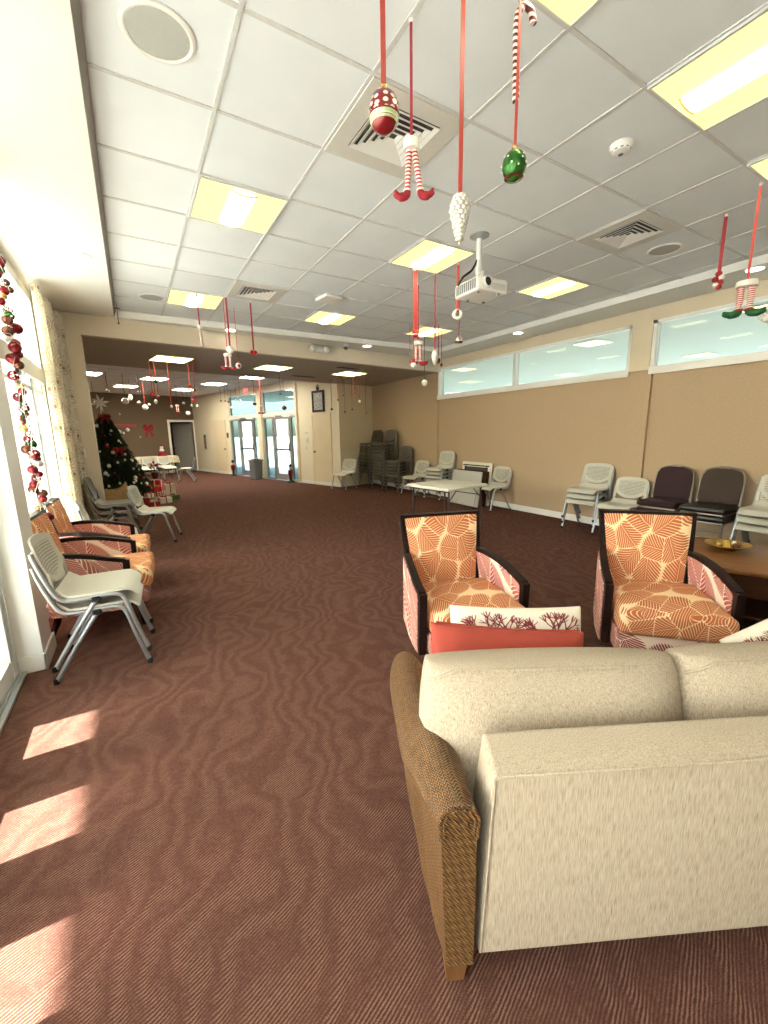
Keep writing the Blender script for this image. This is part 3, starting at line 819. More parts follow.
def make_speaker(r):
    t = thing('ceiling_speaker', '', 'speaker')
    MB().lathe([(r-.02, 0), (r, -.001), (r, -.009), (r-.012, -.013), (r-.022, -.010), (r-.022, 0)], 40).build('trim_ring', MT['white'], t)
    MB().lathe([(0, -.012), (r*.5, -.011), (r-.021, -.008), (r-.021, -.002), (0, -.002)], 40).build('grille', MT['grille'], t)
    return t
spk = make_speaker(.145)
for n, (x, y, lab) in enumerate([(.29, 2.27, 'large round grey ceiling speaker at the upper left'), (.41, 6.11, 'round ceiling speaker near the far left corner of the tiles'), (4.56, 2.30, 'round ceiling speaker right of the far right air vent')]):
    if n == 0: spk.location = (x, y, ZC); spk['label'] = lab; spk['group'] = 'round ceiling speakers'
    else: dup(spk, (x, y, ZC), 0, lab, 'round ceiling speakers')

def make_vent():
    t = thing('air_vent', '', 'air vent')
    p = MB(); a, c = .298, .195
    for s in (-1, 1):
        p.box((s*(a+c)/2, 0, -.004), (a-c, 2*a, .008)); p.box((0, s*(a+c)/2, -.004), (2*c, a-c, .008))
    p.build('face_panel', MT['ventgrey'], t, 0)
    MB().box2((-c, -c, -.002), (c, c, 0)).build('throat', MT['ventdk'], t, 0)
    for k in range(5):
        o = c-.004-k*.037; inn = o-.024
        if inn < .01: inn = .006
        m = MB(); z0, z1 = -.014, -.003
        q = [(-1, -1), (1, -1), (1, 1), (-1, 1)]
        for e in range(4):
            (ax_, ay), (bx, by) = q[e], q[(e+1) % 4]
            m.add([(ax_*o, ay*o, z0), (bx*o, by*o, z0), (bx*inn, by*inn, z1), (ax_*inn, ay*inn, z1), (ax_*o, ay*o, z0+.003), (bx*o, by*o, z0+.003), (bx*inn, by*inn, z1+.002), (ax_*inn, ay*inn, z1+.002)],
                  [(0, 1, 2, 3), (7, 6, 5, 4), (0, 4, 5, 1), (3, 2, 6, 7)])
        m.build('louvre', MT['trimwhite'], t, 0)
    return t
vent = make_vent()
for n, (i, j, lab) in enumerate([(1, 0, 'large square louvred air vent behind the striped elf legs'), (1, 5, 'square louvred air vent at the far end of the tiles, ribbons beside it'), (5, 0, 'square louvred air vent on the right near the smoke detector')]):
    x, y = cell(i, j)
    if n == 0: vent.location = (x, y, ZC-.003); vent['label'] = lab; vent['group'] = 'square air vents in the ceiling'
    else: dup(vent, (x, y, ZC-.003), 0, lab, 'square air vents in the ceiling')
sv = thing('slot_vent', 'dark slot air vent under the soffit right of the middle light', 'air vent', (4.02, 8.04, 2.84), radians(10))
MB().box((0, 0, -.004), (.60, .17, .008)).build('frame', MT['wingsoffit'], sv, 0)
for k in range(4): MB().box((0, -.055+k*.036, -.010), (.55, .018, .006)).build('slat', MT['ventdk'], sv, 0)
dup(sv, (3.65, 9.62, 2.84), radians(10), 'dark slot air vent at the far edge of the soffit above the framed picture')

sd = thing('smoke_detector', 'round white smoke detector on the ceiling tile', 'smoke detector', (2.72, 1.68, ZC))
MB().lathe([(.062, 0), (.062, -.012), (.056, -.018), (.05, -.040), (.03, -.050), (0, -.050)], 24).build('housing', MT['white'], sd)
m = MB()
for k in range(10):
    a = 2*pi*k/10; m.box((.049*cos(a), .049*sin(a), -.030), (.006, .016, .012), 0, Euler((0, 0, a)))
m.build('sensor_slot', MT['ventdk'], sd, 0)
MB().lathe([(.014, -.050), (.014, -.054), (0, -.054)], 12).build('test_button', MT['grey'], sd)
ap = thing('wireless_access_point', 'flat white wireless access point box on the ceiling', 'access point', (2.32, 5.1, ZC), radians(8))
MB().box((0, 0, -.020), (.26, .26, .04), .03, None, 3).build('housing', MT['trimwhite'], ap); MB().box((0, 0, -.006), (.16, .16, .016)).build('mounting_plate', MT['grey'], ap)
em = thing('emergency_light', 'white twin-head emergency light on the beam', 'emergency light', (3.06, beam_y(3.06), 3.0), atan2(.11, 1))
MB().box((.04, -.035, .0), (.22, .07, .09), .012).build('housing', MT['lightgrey'], em)
for s in (-.13, .17):
    h = MB(); h.tube([(s, -.03, .02), (s-.01, -.07, .02), (s-.02, -.12, -.005)], [.042, .05, .055], 14); hd = h.build('lamp_head', MT['lightgrey'], em)
    MB().ell((s-.02, -.122, -.006), (.045, .012, .045), 12, 6).build('lens', MT['pearl'], hd)
sc = thing('security_camera', 'small white dome security camera under the plaster band', 'camera', (3.57, 7.2, ZS))
MB().lathe([(.055, 0), (.055, -.03), (.05, -.035), (.0, -.035)], 20).build('base', MT['lightgrey'], sc); MB().ell((0, 0, -.05), (.045, .045, .042), 16, 8).build('dome', MT['grey'], sc)

# projector on its pole: white box with vented end, lens towards the camera side
pj = thing('projector', 'white projector hanging from the ceiling on a pole', 'projector', (2.80, 2.96, ZC))
MB().lathe([(.0, 0), (.085, 0), (.085, -.008), (.05, -.02), (.022, -.028), (.0, -.028)], 24).build('ceiling_plate', MT['steel2'], pj)
MB().lathe([(.022, -.02), (.022, -.32)], 16).build('pole', MT['white'], pj)
MB().lathe([(.027, -.20), (.030, -.25), (.027, -.30)], 16).build('pole_collar', MT['lightgrey'], pj)
PR = Matrix.Translation((.06, .03, -.425)) @ Matrix.Rotation(radians(-4), 4, 'Z')
bk = MB(PR); bk.box((0, 0, .075), (.12, .10, .03), .006); bk.tube([(-.02, 0, .09), (-.06, .02, .06)], .008); bk.tube([(-.03, -.04, .06), (-.03, -.05, .14)], .02, 10); bk.build('bracket', MT['white'], pj)
MB(PR).box((0, 0, 0), (.34, .33, .115), .020, None, 3).build('body', MT['trimwhite'], pj)
for k in range(10): MB(PR).box((-.171, -.130+.028*k, .002), (.010, .014, .078), .002).build('vent_slot', MT['grey'], pj, 0)
l = MB(PR @ Matrix.Translation((-.075, -.170, .012)) @ Matrix.Rotation(radians(90), 4, 'X')); l.lathe([(.0, -.01), (.048, -.01), (.052, .02), (.042, .03), (.036, .012), (0, .010)], 20); l.build('lens_barrel', MT['lightgrey'], pj)
l = MB(PR @ Matrix.Translation((-.075, -.185, .012)) @ Matrix.Rotation(radians(90), 4, 'X')); l.lathe([(0, .006), (.034, .002), (.034, -.004), (0, -.004)], 18); l.build('lens', MT['black'], pj)
MB(PR).box((.06, -.167, -.01), (.16, .006, .05), .002).build('front_panel', MT['lightgrey'], pj)
for (x, y) in ((-.12, -.12), (.12, .1), (.08, -.14), (-.05, .12)): MB(PR).lathe([(.014, -.056), (.012, -.070), (0, -.070)], 10, (x, y, 0)).build('foot', MT['grey'], pj)
cb = MB(); cb.tube(bez([(-.02, .0, -.20), (-.06, .02, -.28), (-.13, .06, -.34), (-.15, .10, -.40)], 6), .010, 8); cb.build('cable', MT['black'], pj)

# ------------------------------------------------------------------ wall fixtures in the wing
ex = thing('exit_sign', 'red lit exit sign hanging near the storefront transom', 'exit sign', wp(4.28, -.35, ZW), ANG_W)
MB().box((0, 0, -.04), (.04, .04, .08)).build('bracket', MT['lightgrey'], ex, 0)
MB().box((0, 0, -.16), (.24, .03, .16), .01).build('sign_plate', MT['exit'], ex)
def text_obj(name, body, size, mat, M, extrude=.004, parent=None, shear=0.0, align='CENTER'):
    cu = bpy.data.curves.new(name, 'FONT'); cu.body = body; cu.size = size; cu.extrude = extrude; cu.align_x = align; cu.align_y = 'CENTER'; cu.shear = shear
    tmp = bpy.data.objects.new(name+'_curve', cu); COL.objects.link(tmp)
    dg = bpy.context.evaluated_depsgraph_get()
    me = bpy.data.meshes.new_from_object(tmp.evaluated_get(dg)); me.transform(M)
    bpy.data.objects.remove(tmp); bpy.data.curves.remove(cu)
    me.materials.clear(); me.materials.append(mat); me.name = name
    o = bpy.data.objects.new(name, me); COL.objects.link(o)
    if parent: o.parent = parent
    return o
# sign faces into the room: local -Y of the wall frame is outward+; letters stand on the room side
Mx = Matrix.Translation((0, .018, -.16)) @ Matrix.Rotation(pi, 4, 'Z') @ Matrix.Rotation(radians(90), 4, 'X')
text_obj('exit_letters', 'EXIT', .09, MT['pearl'], Mx, .002, ex)

fe = thing('extinguisher_cabinet', 'recessed glass-front extinguisher cabinet on the far entrance wall', 'cabinet', wp(8.45, 0, .93), ANG_W)
# for wall-mounted things local x runs along the wall and +y points into the room
m = MB(); m.box2((-.15, -.01, 0), (.15, .03, .04)); m.box2((-.15, -.01, .60), (.15, .03, .64)); m.box2((-.15, -.01, .04), (-.11, .03, .60)); m.box2((.11, -.01, .04), (.15, .03, .60)); m.build('frame', MT['alum'], fe, 0)
MB().box2((-.11, .0, .04), (.11, .012, .60)).build('door', plain('smoked_glass', (.16, .12, .06), .15), fe, 0)
m = MB(); m.lathe([(0, .08), (.05, .08), (.05, .42), (.03, .47), (.015, .5), (0, .5)], 14, (0, .02, 0)); m.build('extinguisher', plain('brass_red', (.25, .12, .03), .3), fe)
pf = thing('framed_picture', 'black framed black and white picture above the right wing door', 'picture', wp(.87, .0, 2.12), ANG_W)
m = MB(); w_, h_ = .27, .60
m.box2((-w_, 0, 0), (w_, .035, .06)); m.box2((-w_, 0, h_-.06), (w_, .035, h_)); m.box2((-w_, 0, .06), (-w_+.06, .035, h_-.06)); m.box2((w_-.06, 0, .06), (w_, .035, h_-.06)); m.build('frame', MT['black'], pf, 0)
def mat_picture():
    m, nt, b = new_mat('ornament_print'); g = NG(nt); P = g.obj()
    sx = g.n('ShaderNodeSeparateXYZ'); g.l(P, sx.inputs[0])
    ax_ = g.math('ABSOLUTE', sx.outputs[0])
    cmb = g.n('ShaderNodeCombineXYZ'); g.l(ax_, cmb.inputs[0]); g.l(sx.outputs[2], cmb.inputs[1])
    nz = g.noise(cmb.outputs[0], 16, 1, .5, 1.5)
    r = g.math('SINE', g.math('MULTIPLY', nz.outputs['Fac'], 60))
    g.l(g.mix(g.math('GREATER_THAN', r, -.1), (.03, .028, .03), (.72, .69, .64)), b.inputs['Base Color']); b.inputs['Roughness'].default_value = .4
    return m
MB().box2((-w_+.05, .0, .05), (w_-.05, .018, h_-.05)).build('print', mat_picture(), pf, 0)
m = MB(); m.tube([(0, .02, h_), (-.05, .02, h_+.04), (-.05, .02, h_+.10), (0, .02, h_+.16), (.05, .02, h_+.10), (.05, .02, h_+.04), (0, .02, h_)], .012, 8); m.box((0, .02, h_+.05), (.09, .03, .09), .01); m.build('hanger_loop', MT['black'], pf)
for t_, z_, w2, h2, lab, cat, nm in ((1.52, 1.50, .12, .07, 'small cream thermostat on the wall left of the right wing door', 'thermostat', 'thermostat'), (1.50, 1.22, .14, .18, 'white light switch plate left of the right wing door', 'switch plate', 'switch_plate'), (1.56, 1.02, .07, .11, 'narrow cream outlet plate below the switch plate', 'outlet', 'wall_outlet')):
    o = thing(nm, lab, cat, wp(t_, 0, z_), ANG_W)
    MB().box2((-w2/2, .0, 0), (w2/2, .014, h2), .003).build('plate', MT['sticker'], o)
    m = MB()
    for k in (-1, 1): m.box((k*w2*.22, .018, h2*.5), (w2*.16, .01, h2*.4), .002)
    m.build('toggle', MT['lightgrey'], o)
kb = thing('card_reader', 'dark card reader beside the left wing door', 'card reader', wp(6.47, 0, 1.40), ANG_W)
MB().box2((-.06, 0, 0), (.06, .03, .20), .008).build('housing', MT['grey'], kb); MB().box2((-.035, .028, .06), (.035, .036, .17), .003).build('keypad', MT['black'], kb)

# return wall: red alarm box, switches
al = thing('fire_alarm', 'red fire alarm strobe on the cream wall beside the curtain', 'fire alarm', (-.645, beam_y(-.645), 1.58), atan2(.11, 1))
MB().box2((-.055, -.035, 0), (.055, 0, .13), .006).build('housing', MT['red'], al); MB().box2((-.025, -.05, .075), (.025, -.03, .115), .006).build('strobe_lens', MT['pearl'], al)
text_obj('fire_letters', 'FIRE', .032, MT['pearl'], Matrix.Translation((0, -.036, .035)) @ Matrix.Rotation(radians(90), 4, 'X'), .0015, al)
sw = thing('switch_plate', 'ivory double switch plate below the red fire alarm', 'switch plate', (-.61, beam_y(-.61), 1.23), atan2(.11, 1))
MB().box2((-.06, -.01, 0), (.06, 0, .12), .003).build('plate', MT['sticker'], sw)
for k in (-1, 1): MB().box((k*.025, -.014, .06), (.018, .012, .035), .002).build('toggle', MT['lightgrey'], sw)

# brown wall decorations
XB = Vector((NW.x, NW.y, 0)); ZB = -DW; pB = bp(2.73, -.012, 1.95)
ch = text_obj('christmas_lettering', 'Christmas', .24, plain('red_foil_letters', (.62, .05, .06), .4), Matrix(((XB.x, 0, ZB.x, pB[0]), (XB.y, 0, ZB.y, pB[1]), (0, 1, 0, pB[2]), (0, 0, 0, 1))), .006, None, .25)
tag(ch, 'red Christmas lettering on the brown end wall', 'wall lettering')
ANG_B = TH      # local x runs along the brown wall (to the right), -y points into the room
bw = thing('red_bow', 'big red ribbon bow on the brown end wall', 'bow', bp(1.82, -.01, 1.80), ANG_B)
for s in (-1, 1):
    def loop(u, v, s=s):
        a = pi*2*u; return (s*(.02+.15*sin(a/2)**1.0), -.03-.03*sin(a), .06+.075*sin(a)*1.0 + (v-.5)*.11)
    MB().sheet(loop, 14, 3, .006).build('loop', MT['redfelt'], bw)
    MB().sheet(lambda u, v, s=s: (s*(.02+.11*u)+(v-.5)*.08, -.03+.01*sin(6*u), -.02-.28*u), 8, 3, .006).build('tail', MT['redfelt'], bw)
MB().ell((0, -.045, .05), (.04, .03, .045)).build('knot', MT['red'], bw)
for (u, z, r, lab) in ((2.86, 1.70, .075, 'left white paper ball below the red lettering'), (2.57, 1.77, .07, 'right white paper ball below the red lettering'), (2.72, 1.65, .045, 'small flat white paper ball between the two larger ones'), (2.81, 1.34, .06, 'lowest white paper ball on the brown wall beside the tree'), (2.76, 2.35, .03, 'tiny white star ornament above the red lettering'), (2.15, 1.48, .03, 'tiny white ornament on the brown wall below the red bow')):
    o = thing('paper_ball', lab, 'wall ornament', bp(u, -r, z))
    MB().ell((0, 0, 0), (r, r, r*.92), 14, 9).build('ball', MT['pearl'], o); MB().lathe([(.012, r*.9), (.012, r*.92+.02), (0, r*.92+.025)], 8).build('cap', MT['silver'], o)
# ------------------------------------------------------------------ ornaments hanging on ribbons
def hang_base(name, label, x, y, z, group, ribbon=.014, zend=None, mat='ribbon', rot=0):
    t = thing(name, label, 'hanging ornament', (x, y, z), rot, group)
    L = z - zend
    m = MB(); m.box((0, 0, -L/2-.002), (ribbon, .0022 if ribbon > .006 else ribbon, L-.004)); 
    if ribbon > .006: m.box((0, 0, -L+.015), (ribbon*.55, .007, .03), .002)
    m.build('ribbon', MT[mat], t, 0)
    if ribbon > .006: MB().box((0, 0, -.008), (.020, .016, .016), .003).build('ceiling_clip', MT['white'], t)
    return t, -L
def add_cap(t, z, r=.012): return MB().lathe([(r, z-.008), (r, z+.008), (r*.4, z+.012), (0, z+.012)], 12).build('cap', MT['gold'], t)
def ball(t, z, r, mat, sq=1.0, cap=True):
    if cap: add_cap(t, z, max(.006, r*.25))
    zc = z - r*sq
    return MB().ell((0, 0, zc), (r, r, r*sq), 20, 12).build('bauble', MT[mat], t)
def teardrop(t, z, r, L, mat):
    MB().lathe([(0, z), (r*.35, z-L*.06), (r*.8, z-L*.22), (r, z-L*.42), (r*.82, z-L*.65), (r*.4, z-L*.88), (0, z-L)], 16).build('drop', MT[mat], t)
def elf_legs(t, z, L, sp, r, shoe, lean=0.0, front=1):
    MB().lathe([(r*1.0, z), (r*2.1+sp*.3, z-.002), (r*2.2+sp*.3, z-L*.16), (0, z-L*.16)], 14).build('cuff', MT['pearl'], t)
    for s in (-1, 1):
        k = lean if s > 0 else -lean*.3
        a = (s*sp*.5, 0, z-L*.12); b_ = (s*sp*.5+k, 0, z-L*.80)
        MB().tube([a, ((a[0]+b_[0])/2, 0, (a[2]+b_[2])/2), b_], [r, r*.95, r*.85], 12).build('leg', MT['legstripe'], t)
        sh = MB(); zz = z-L*.84; x0 = b_[0]
        sh.tube(bez([(x0, 0, zz+L*.06), (x0+s*r*.2, -r*.4, zz-L*.03), (x0+s*r*1.8, -r*.9, zz-L*.07), (x0+s*r*3.4, -r*.8, zz-L*.03), (x0+s*r*3.9, -r*.6, zz+L*.05)], 4), [r*1.15]*5+[r*1.25]*5+[r*1.0]*4+[r*.6, r*.5, r*.35], 10)
        o = sh.build('shoe', MT[shoe], t)
        MB().ell((x0, 0, zz+L*.05), (r*1.5, r*1.5, r*.6), 12, 6).build('shoe_cuff', MT['pearl' if shoe == 'redfelt' else 'redfelt'], o)
G1 = 'ornaments hanging from the near tiles'
# dotted red egg bauble
t, z = hang_base('hanging_bauble', 'red egg-shaped bauble with white dots on a wide ribbon', .90, 1.45, ZC, G1, .020, 2.690)
add_cap(t, z, .014)
e = MB(); e.lathe([(.0, .068), (.024, .063), (.043, .045), (.053, .018), (.055, -.008), (.049, -.034), (.034, -.054), (.014, -.064), (0, -.066)], 28)
o = e.build('bauble', MT['egg'], t, 60); o.location = (0, 0, z-.07)
# striped elf legs with red shoes
t, z = hang_base('hanging_elf_legs', 'red striped elf legs with red shoes below the air vent', 1.18, 1.68, ZC, G1, .012, 2.74, 'ribdk', radians(-35))
elf_legs(t, z, .245, .020, .0135, 'redfelt', .030)
# silver pine cone
t, z = hang_base('hanging_pine_cone', 'silver glitter pine cone on a wide red ribbon', 1.195, 1.375, ZC, G1, .020, 2.40)
m = MB(); m.lathe([(0, z), (.022, z-.006), (.033, z-.03), (.034, z-.06), (.024, z-.11), (.010, z-.155), (0, z-.178)], 14)
for k in range(11):
    zz = z-.012-k*.0145; R = .040*min(1, .6+.16*k) if k < 3 else .040*(1-.112*(k-2.5))
    for q in range(9):
        a = 2*pi*(q+.5*(k % 2))/9
        m.ell((R*.82*cos(a), R*.82*sin(a), zz), (.0125, .0125, .010), 8, 5)
m.build('cone', MT['silver'], t, 60)
# candy cane and green bauble
t, z = hang_base('hanging_bauble', 'shiny green bauble with pale dots below the candy cane', 1.345, 1.245, ZC, G1, .013, 2.53)
add_cap(t, z, .012); b_ = MB(); b_.ell((0, 0, 0), (.045, .045, .052), 22, 14); o = b_.build('bauble', MT['green'], t, 60); o.location = (0, 0, z-.054)
m = MB()
for k in range(16):
    a = 2.4*k; zz = -.02+.05*((k*7) % 16)/16; r_ = .045*sqrt(max(0, 1-(zz/.052)**2)); m.ell((r_*cos(a), r_*sin(a), zz), (.0035, .0035, .0035), 6, 4)
d_ = m.build('dot', MT['pearl'], t); d_.location = (0, 0, z-.054); d_.name = 'dots'
m = MB(); m.lathe([(.036, .0), (.030, -.004), (0, -.006)], 18); w = m.build('bottom_ring', MT['bronze'], t); w.location = (0, 0, z-.054-.040)
t, z = hang_base('hanging_candy_cane', 'striped candy cane looped over a red ribbon at top centre', 1.375, 1.255, ZC, G1, .006, 2.985, 'ribbon', radians(-20))
cc = MB(); P_ = [(-.018, 0, -.29), (-.022, 0, -.20), (-.026, 0, -.10), (-.026, 0, -.045), (-.018, 0, -.012), (.004, 0, .006), (.026, 0, -.004), (.036, 0, -.030), (.038, 0, -.042)]
cc.tube([(p[0], p[1], p[2]+z) for p in bez(P_, 5)], .0125, 12); cc.build('cane', MT['candy'], t, 60)
# right side
t, z = hang_base('hanging_candy_cluster', 'small red and white ornament on a dark ribbon at the right', 4.29, 1.72, ZC, G1, .026, 2.76, 'ribdk', radians(-60))
for k, (dx, dz, mt_) in enumerate(((0, -.02, 'redfelt'), (.02, -.05, 'pearl'), (-.02, -.06, 'redfelt'), (.015, -.085, 'redfelt'), (-.015, -.105, 'pearl'), (.008, -.12, 'redfelt'))):
    MB().ell((dx, 0, z+dz), (.024, .022, .022), 12, 8).build('bead', MT[mt_], t)
t, z = hang_base('hanging_elf_legs', 'red striped elf legs with green curled shoes at the right', 3.98, 1.41, ZC, G1, .016, 2.545, 'ribbon', radians(-60))
elf_legs(t, z, .25, .062, .022, 'greenfelt', 0)
t, z = hang_base('hanging_pompom', 'white fluffy pompom at the right edge', 4.12, 1.30, ZC, G1, .008, 2.37, 'ribbr')
m = MB(); m.ell((0, 0, z-.055), .055, 18, 12)
rr = random.Random(3)
for k in range(150):
    u = rr.uniform(-1, 1); a = rr.uniform(0, 6.28); q = sqrt(1-u*u); m.ell((.053*q*cos(a), .053*q*sin(a), z-.055+.053*u), .010, 6, 4)
m.build('pompom', MT['pearl'], t, 80)
# cluster near the projector
G2 = 'ornaments hanging near the projector'
RZ = radians(-30)
t, z = hang_base('hanging_bauble', 'red bauble with white band on a wide ribbon left of the projector', 2.75, 3.85, ZC, G2, .042, 2.58, 'ribbon', RZ)
ball(t, z, .040, 'red', .95); MB().lathe([(.041, z-.040), (.041, z-.052), (.036, z-.052), (.036, z-.040)], 18).build('band', MT['pearl'], t)
t, z = hang_base('hanging_elf_legs', 'white striped figure with red shoes hanging below the red bauble', 3.02, 4.17, ZC, G2, .014, 2.55, 'ribdk', RZ)
elf_legs(t, z, .28, .05, .020, 'redfelt', 0)
t, z = hang_base('hanging_snowman', 'small white snowman head at the lowest left of the projector cluster', 2.73, 3.86, ZC, G2, .008, 2.25, 'ribbon', RZ)
ball(t, z, .034, 'pearl', .85); MB().lathe([(.030, z-.004), (.030, z+.004), (.020, z+.006), (.020, z+.035), (0, z+.035)], 14).build('hat', MT['redfelt'], t)
t, z = hang_base('hanging_pine_cone', 'white pointed pine cone left of the projector', 3.0, 3.83, ZC, G2, .016, 2.40, 'ribdk', RZ)
teardrop(t, z, .040, .17, 'pearl')
m = MB()
for k in range(7):
    for q in range(8):
        a = 2*pi*(q+.5*(k % 2))/8; R = .036*(1-abs(k-2.6)/6.2); m.ell((R*cos(a), R*sin(a), z-.03-k*.018), .010, 6, 4)
m.build('scales', MT['silver'], t)
t, z = hang_base('hanging_wreath', 'white wreath ring on a wide ribbon in front of the projector', 3.04, 3.51, ZC, G2, .026, 2.74, 'ribbon', RZ)
MB().tube([(.036*cos(2*pi*k/20), 0, z-.048+.036*sin(2*pi*k/20)) for k in range(21)], .017, 10).build('ring', MT['pearl'], t); MB().ell((0, -.012, z-.018), (.016, .01, .014)).build('bow', MT['redfelt'], t)
t, z = hang_base('hanging_snowman', 'white snowman face with dark hat below the projector', 3.39, 3.88, ZC, G2, .012, 2.58, 'ribdk', RZ)
ball(t, z, .040, 'pearl', .8); MB().lathe([(.045, z-.052), (.045, z-.066), (0, z-.07)], 14).build('hat_brim', MT['bronze'], t); MB().ell((0, -.036, z-.03), (.012, .012, .01)).build('nose', MT['redfelt'], t)
far_small = [
 (3.99, 5.74, 2.76, 'bead', 'thin dark cord with a tiny bead before the far ceiling light'),
 (4.40, 5.90, 2.38, 'wball', 'white ball on a dark cord left of the clerestory window'),
 (4.34, 5.45, 2.66, 'bronze', 'dark bauble right of the white pine cone'),
 (4.66, 5.77, 2.65, 'cone', 'small brown cone ornament next to the clerestory frame')]
for (x, y, ze, kind, lab) in far_small:
    t, z = hang_base('hanging_ornament', lab, x, y, ZC, G2, .010 if kind != 'bead' else .006, ze, 'ribdk' if kind != 'wball' else 'ribbr', RZ)
    if kind == 'bead': ball(t, z, .016, 'pearl')
    elif kind == 'wball': ball(t, z, .052, 'pearl')
    elif kind == 'bronze': ball(t, z, .034, 'bronze', 1.3)
    else: teardrop(t, z, .026, .06, 'bronze')
# far left ones near the vent
G3 = 'ornaments hanging before the beam'
t, z = hang_base('hanging_candy_cane', 'thin spiral candy stick on a red ribbon at the far left light', .86, 5.67, ZC, G3, .016, 2.80, 'ribdk')
MB().tube([(.0, 0, z), (.005, 0, z-.12), (.01, 0, z-.24)], .016, 10).build('stick', MT['candy'], t); MB().ell((0, 0, z-.012), (.03, .022, .026)).build('bow', MT['pearl'], t)
t, z = hang_base('hanging_elf_legs', 'tiny striped elf legs with red shoes before the beam', 1.17, 5.74, ZC, G3, .010, 2.52, 'ribbon')
elf_legs(t, z, .20, .05, .016, 'redfelt', 0)
t, z = hang_base('hanging_bauble', 'white ball with dark ribbon above the tiny elf legs', 1.19, 5.66, ZC, G3, .022, 2.60, 'ribdk')
ball(t, z, .048, 'pearl', .9)
t, z = hang_base('hanging_bauble', 'pale pink ball on a thin ribbon right of the tiny elf legs', 1.37, 6.08, ZC, G3, .006, 2.47, 'ribbon')
ball(t, z, .038, 'pearl'); MB().ell((0, -.03, z-.04), (.022, .014, .022)).build('rosette', MT['redfelt'], t)
t, z = hang_base('hanging_bow', 'small red bow ornament on a dark ribbon right of the vent', 1.50, 5.73, ZC, G3, .020, 2.585, 'ribdk')
for s in (-1, 1): MB().ell((s*.022, 0, z-.02), (.024, .014, .022)).ell((s*.016, 0, z-.048), (.013, .01, .02)).build('bow_loop', MT['red'], t)
t, z = hang_base('hanging_ornament', 'dark cord with a crossbar below the left corner of the tiles', .03, 6.55, ZC, G3, .008, 2.93, 'ribbr')
MB().box((0, 0, -.07), (.06, .006, .012)).build('crossbar', MT['ribbr'], t); MB().ell((0, 0, z), (.010, .010, .016)).build('bead', MT['ribbr'], t)

# rear wing: soffit lights and wing ceiling
G4 = 'ornaments hanging under the soffit lights'; G5 = 'ornaments hanging in the rear wing'
ZSO = 2.84
sofl = [(.43, 8.92, 2.30, 'red', .036, 'ribbon', 'red bauble on the left ribbon of the left soffit light'), (.50, 8.80, 2.52, 'green', .034, 'ribbon', 'dark green bauble high under the left soffit light'),
        (1.05, 8.72, 2.46, 'red', .030, 'ribbon', 'red bauble high at the right corner of the left soffit light'), (1.11, 8.55, 2.36, 'redfelt', .026, 'ribdk', 'small red ornament on the dark right ribbon of the left soffit light'),
        (.72, 8.89, 2.08, 'pearl', .026, 'ribbon', 'white bead on the long middle ribbon of the left soffit light'),
        (4.32, 9.6, 2.12, 'bronze', .028, 'ribbr', 'dark bead low at the left of the right soffit light'), (4.41, 9.42, 2.33, 'gold', .028, 'ribbon', 'gold bead on a pale ribbon at the left of the right soffit light'),
        (4.50, 9.3, 2.43, 'gold', .024, 'ribbr', 'small gold bead high beneath the right soffit light'), (4.63, 9.5, 2.05, 'bronze', .026, 'ribbr', 'lowest dark bead under the middle of the right soffit light'),
        (4.72, 9.28, 2.10, 'bronze', .024, 'ribbr', 'dark bead under the red ribbon of the right soffit light'), (4.78, 9.22, 2.48, 'red', .024, 'ribbon', 'red bead high on the red ribbon of the right soffit light'),
        (4.87, 9.15, 2.29, 'pearl', .032, 'ribbon', 'white and gold ball at the right corner of the right soffit light'), (4.95, 9.0, 2.01, 'gold', .028, 'ribbr', 'gold bead on the rightmost cord before the tan wall'),
        (2.93, 9.21, 2.40, 'bronze', .026, 'ribbr', 'dark bead on a long cord under the middle soffit light')]
for (x, y, ze, mt_, r, rb, lab) in sofl:
    t, z = hang_base('hanging_bauble', lab, x, y, ZSO, G4, .016 if rb == 'ribbon' else .008, ze, rb); ball(t, z, r, mt_)
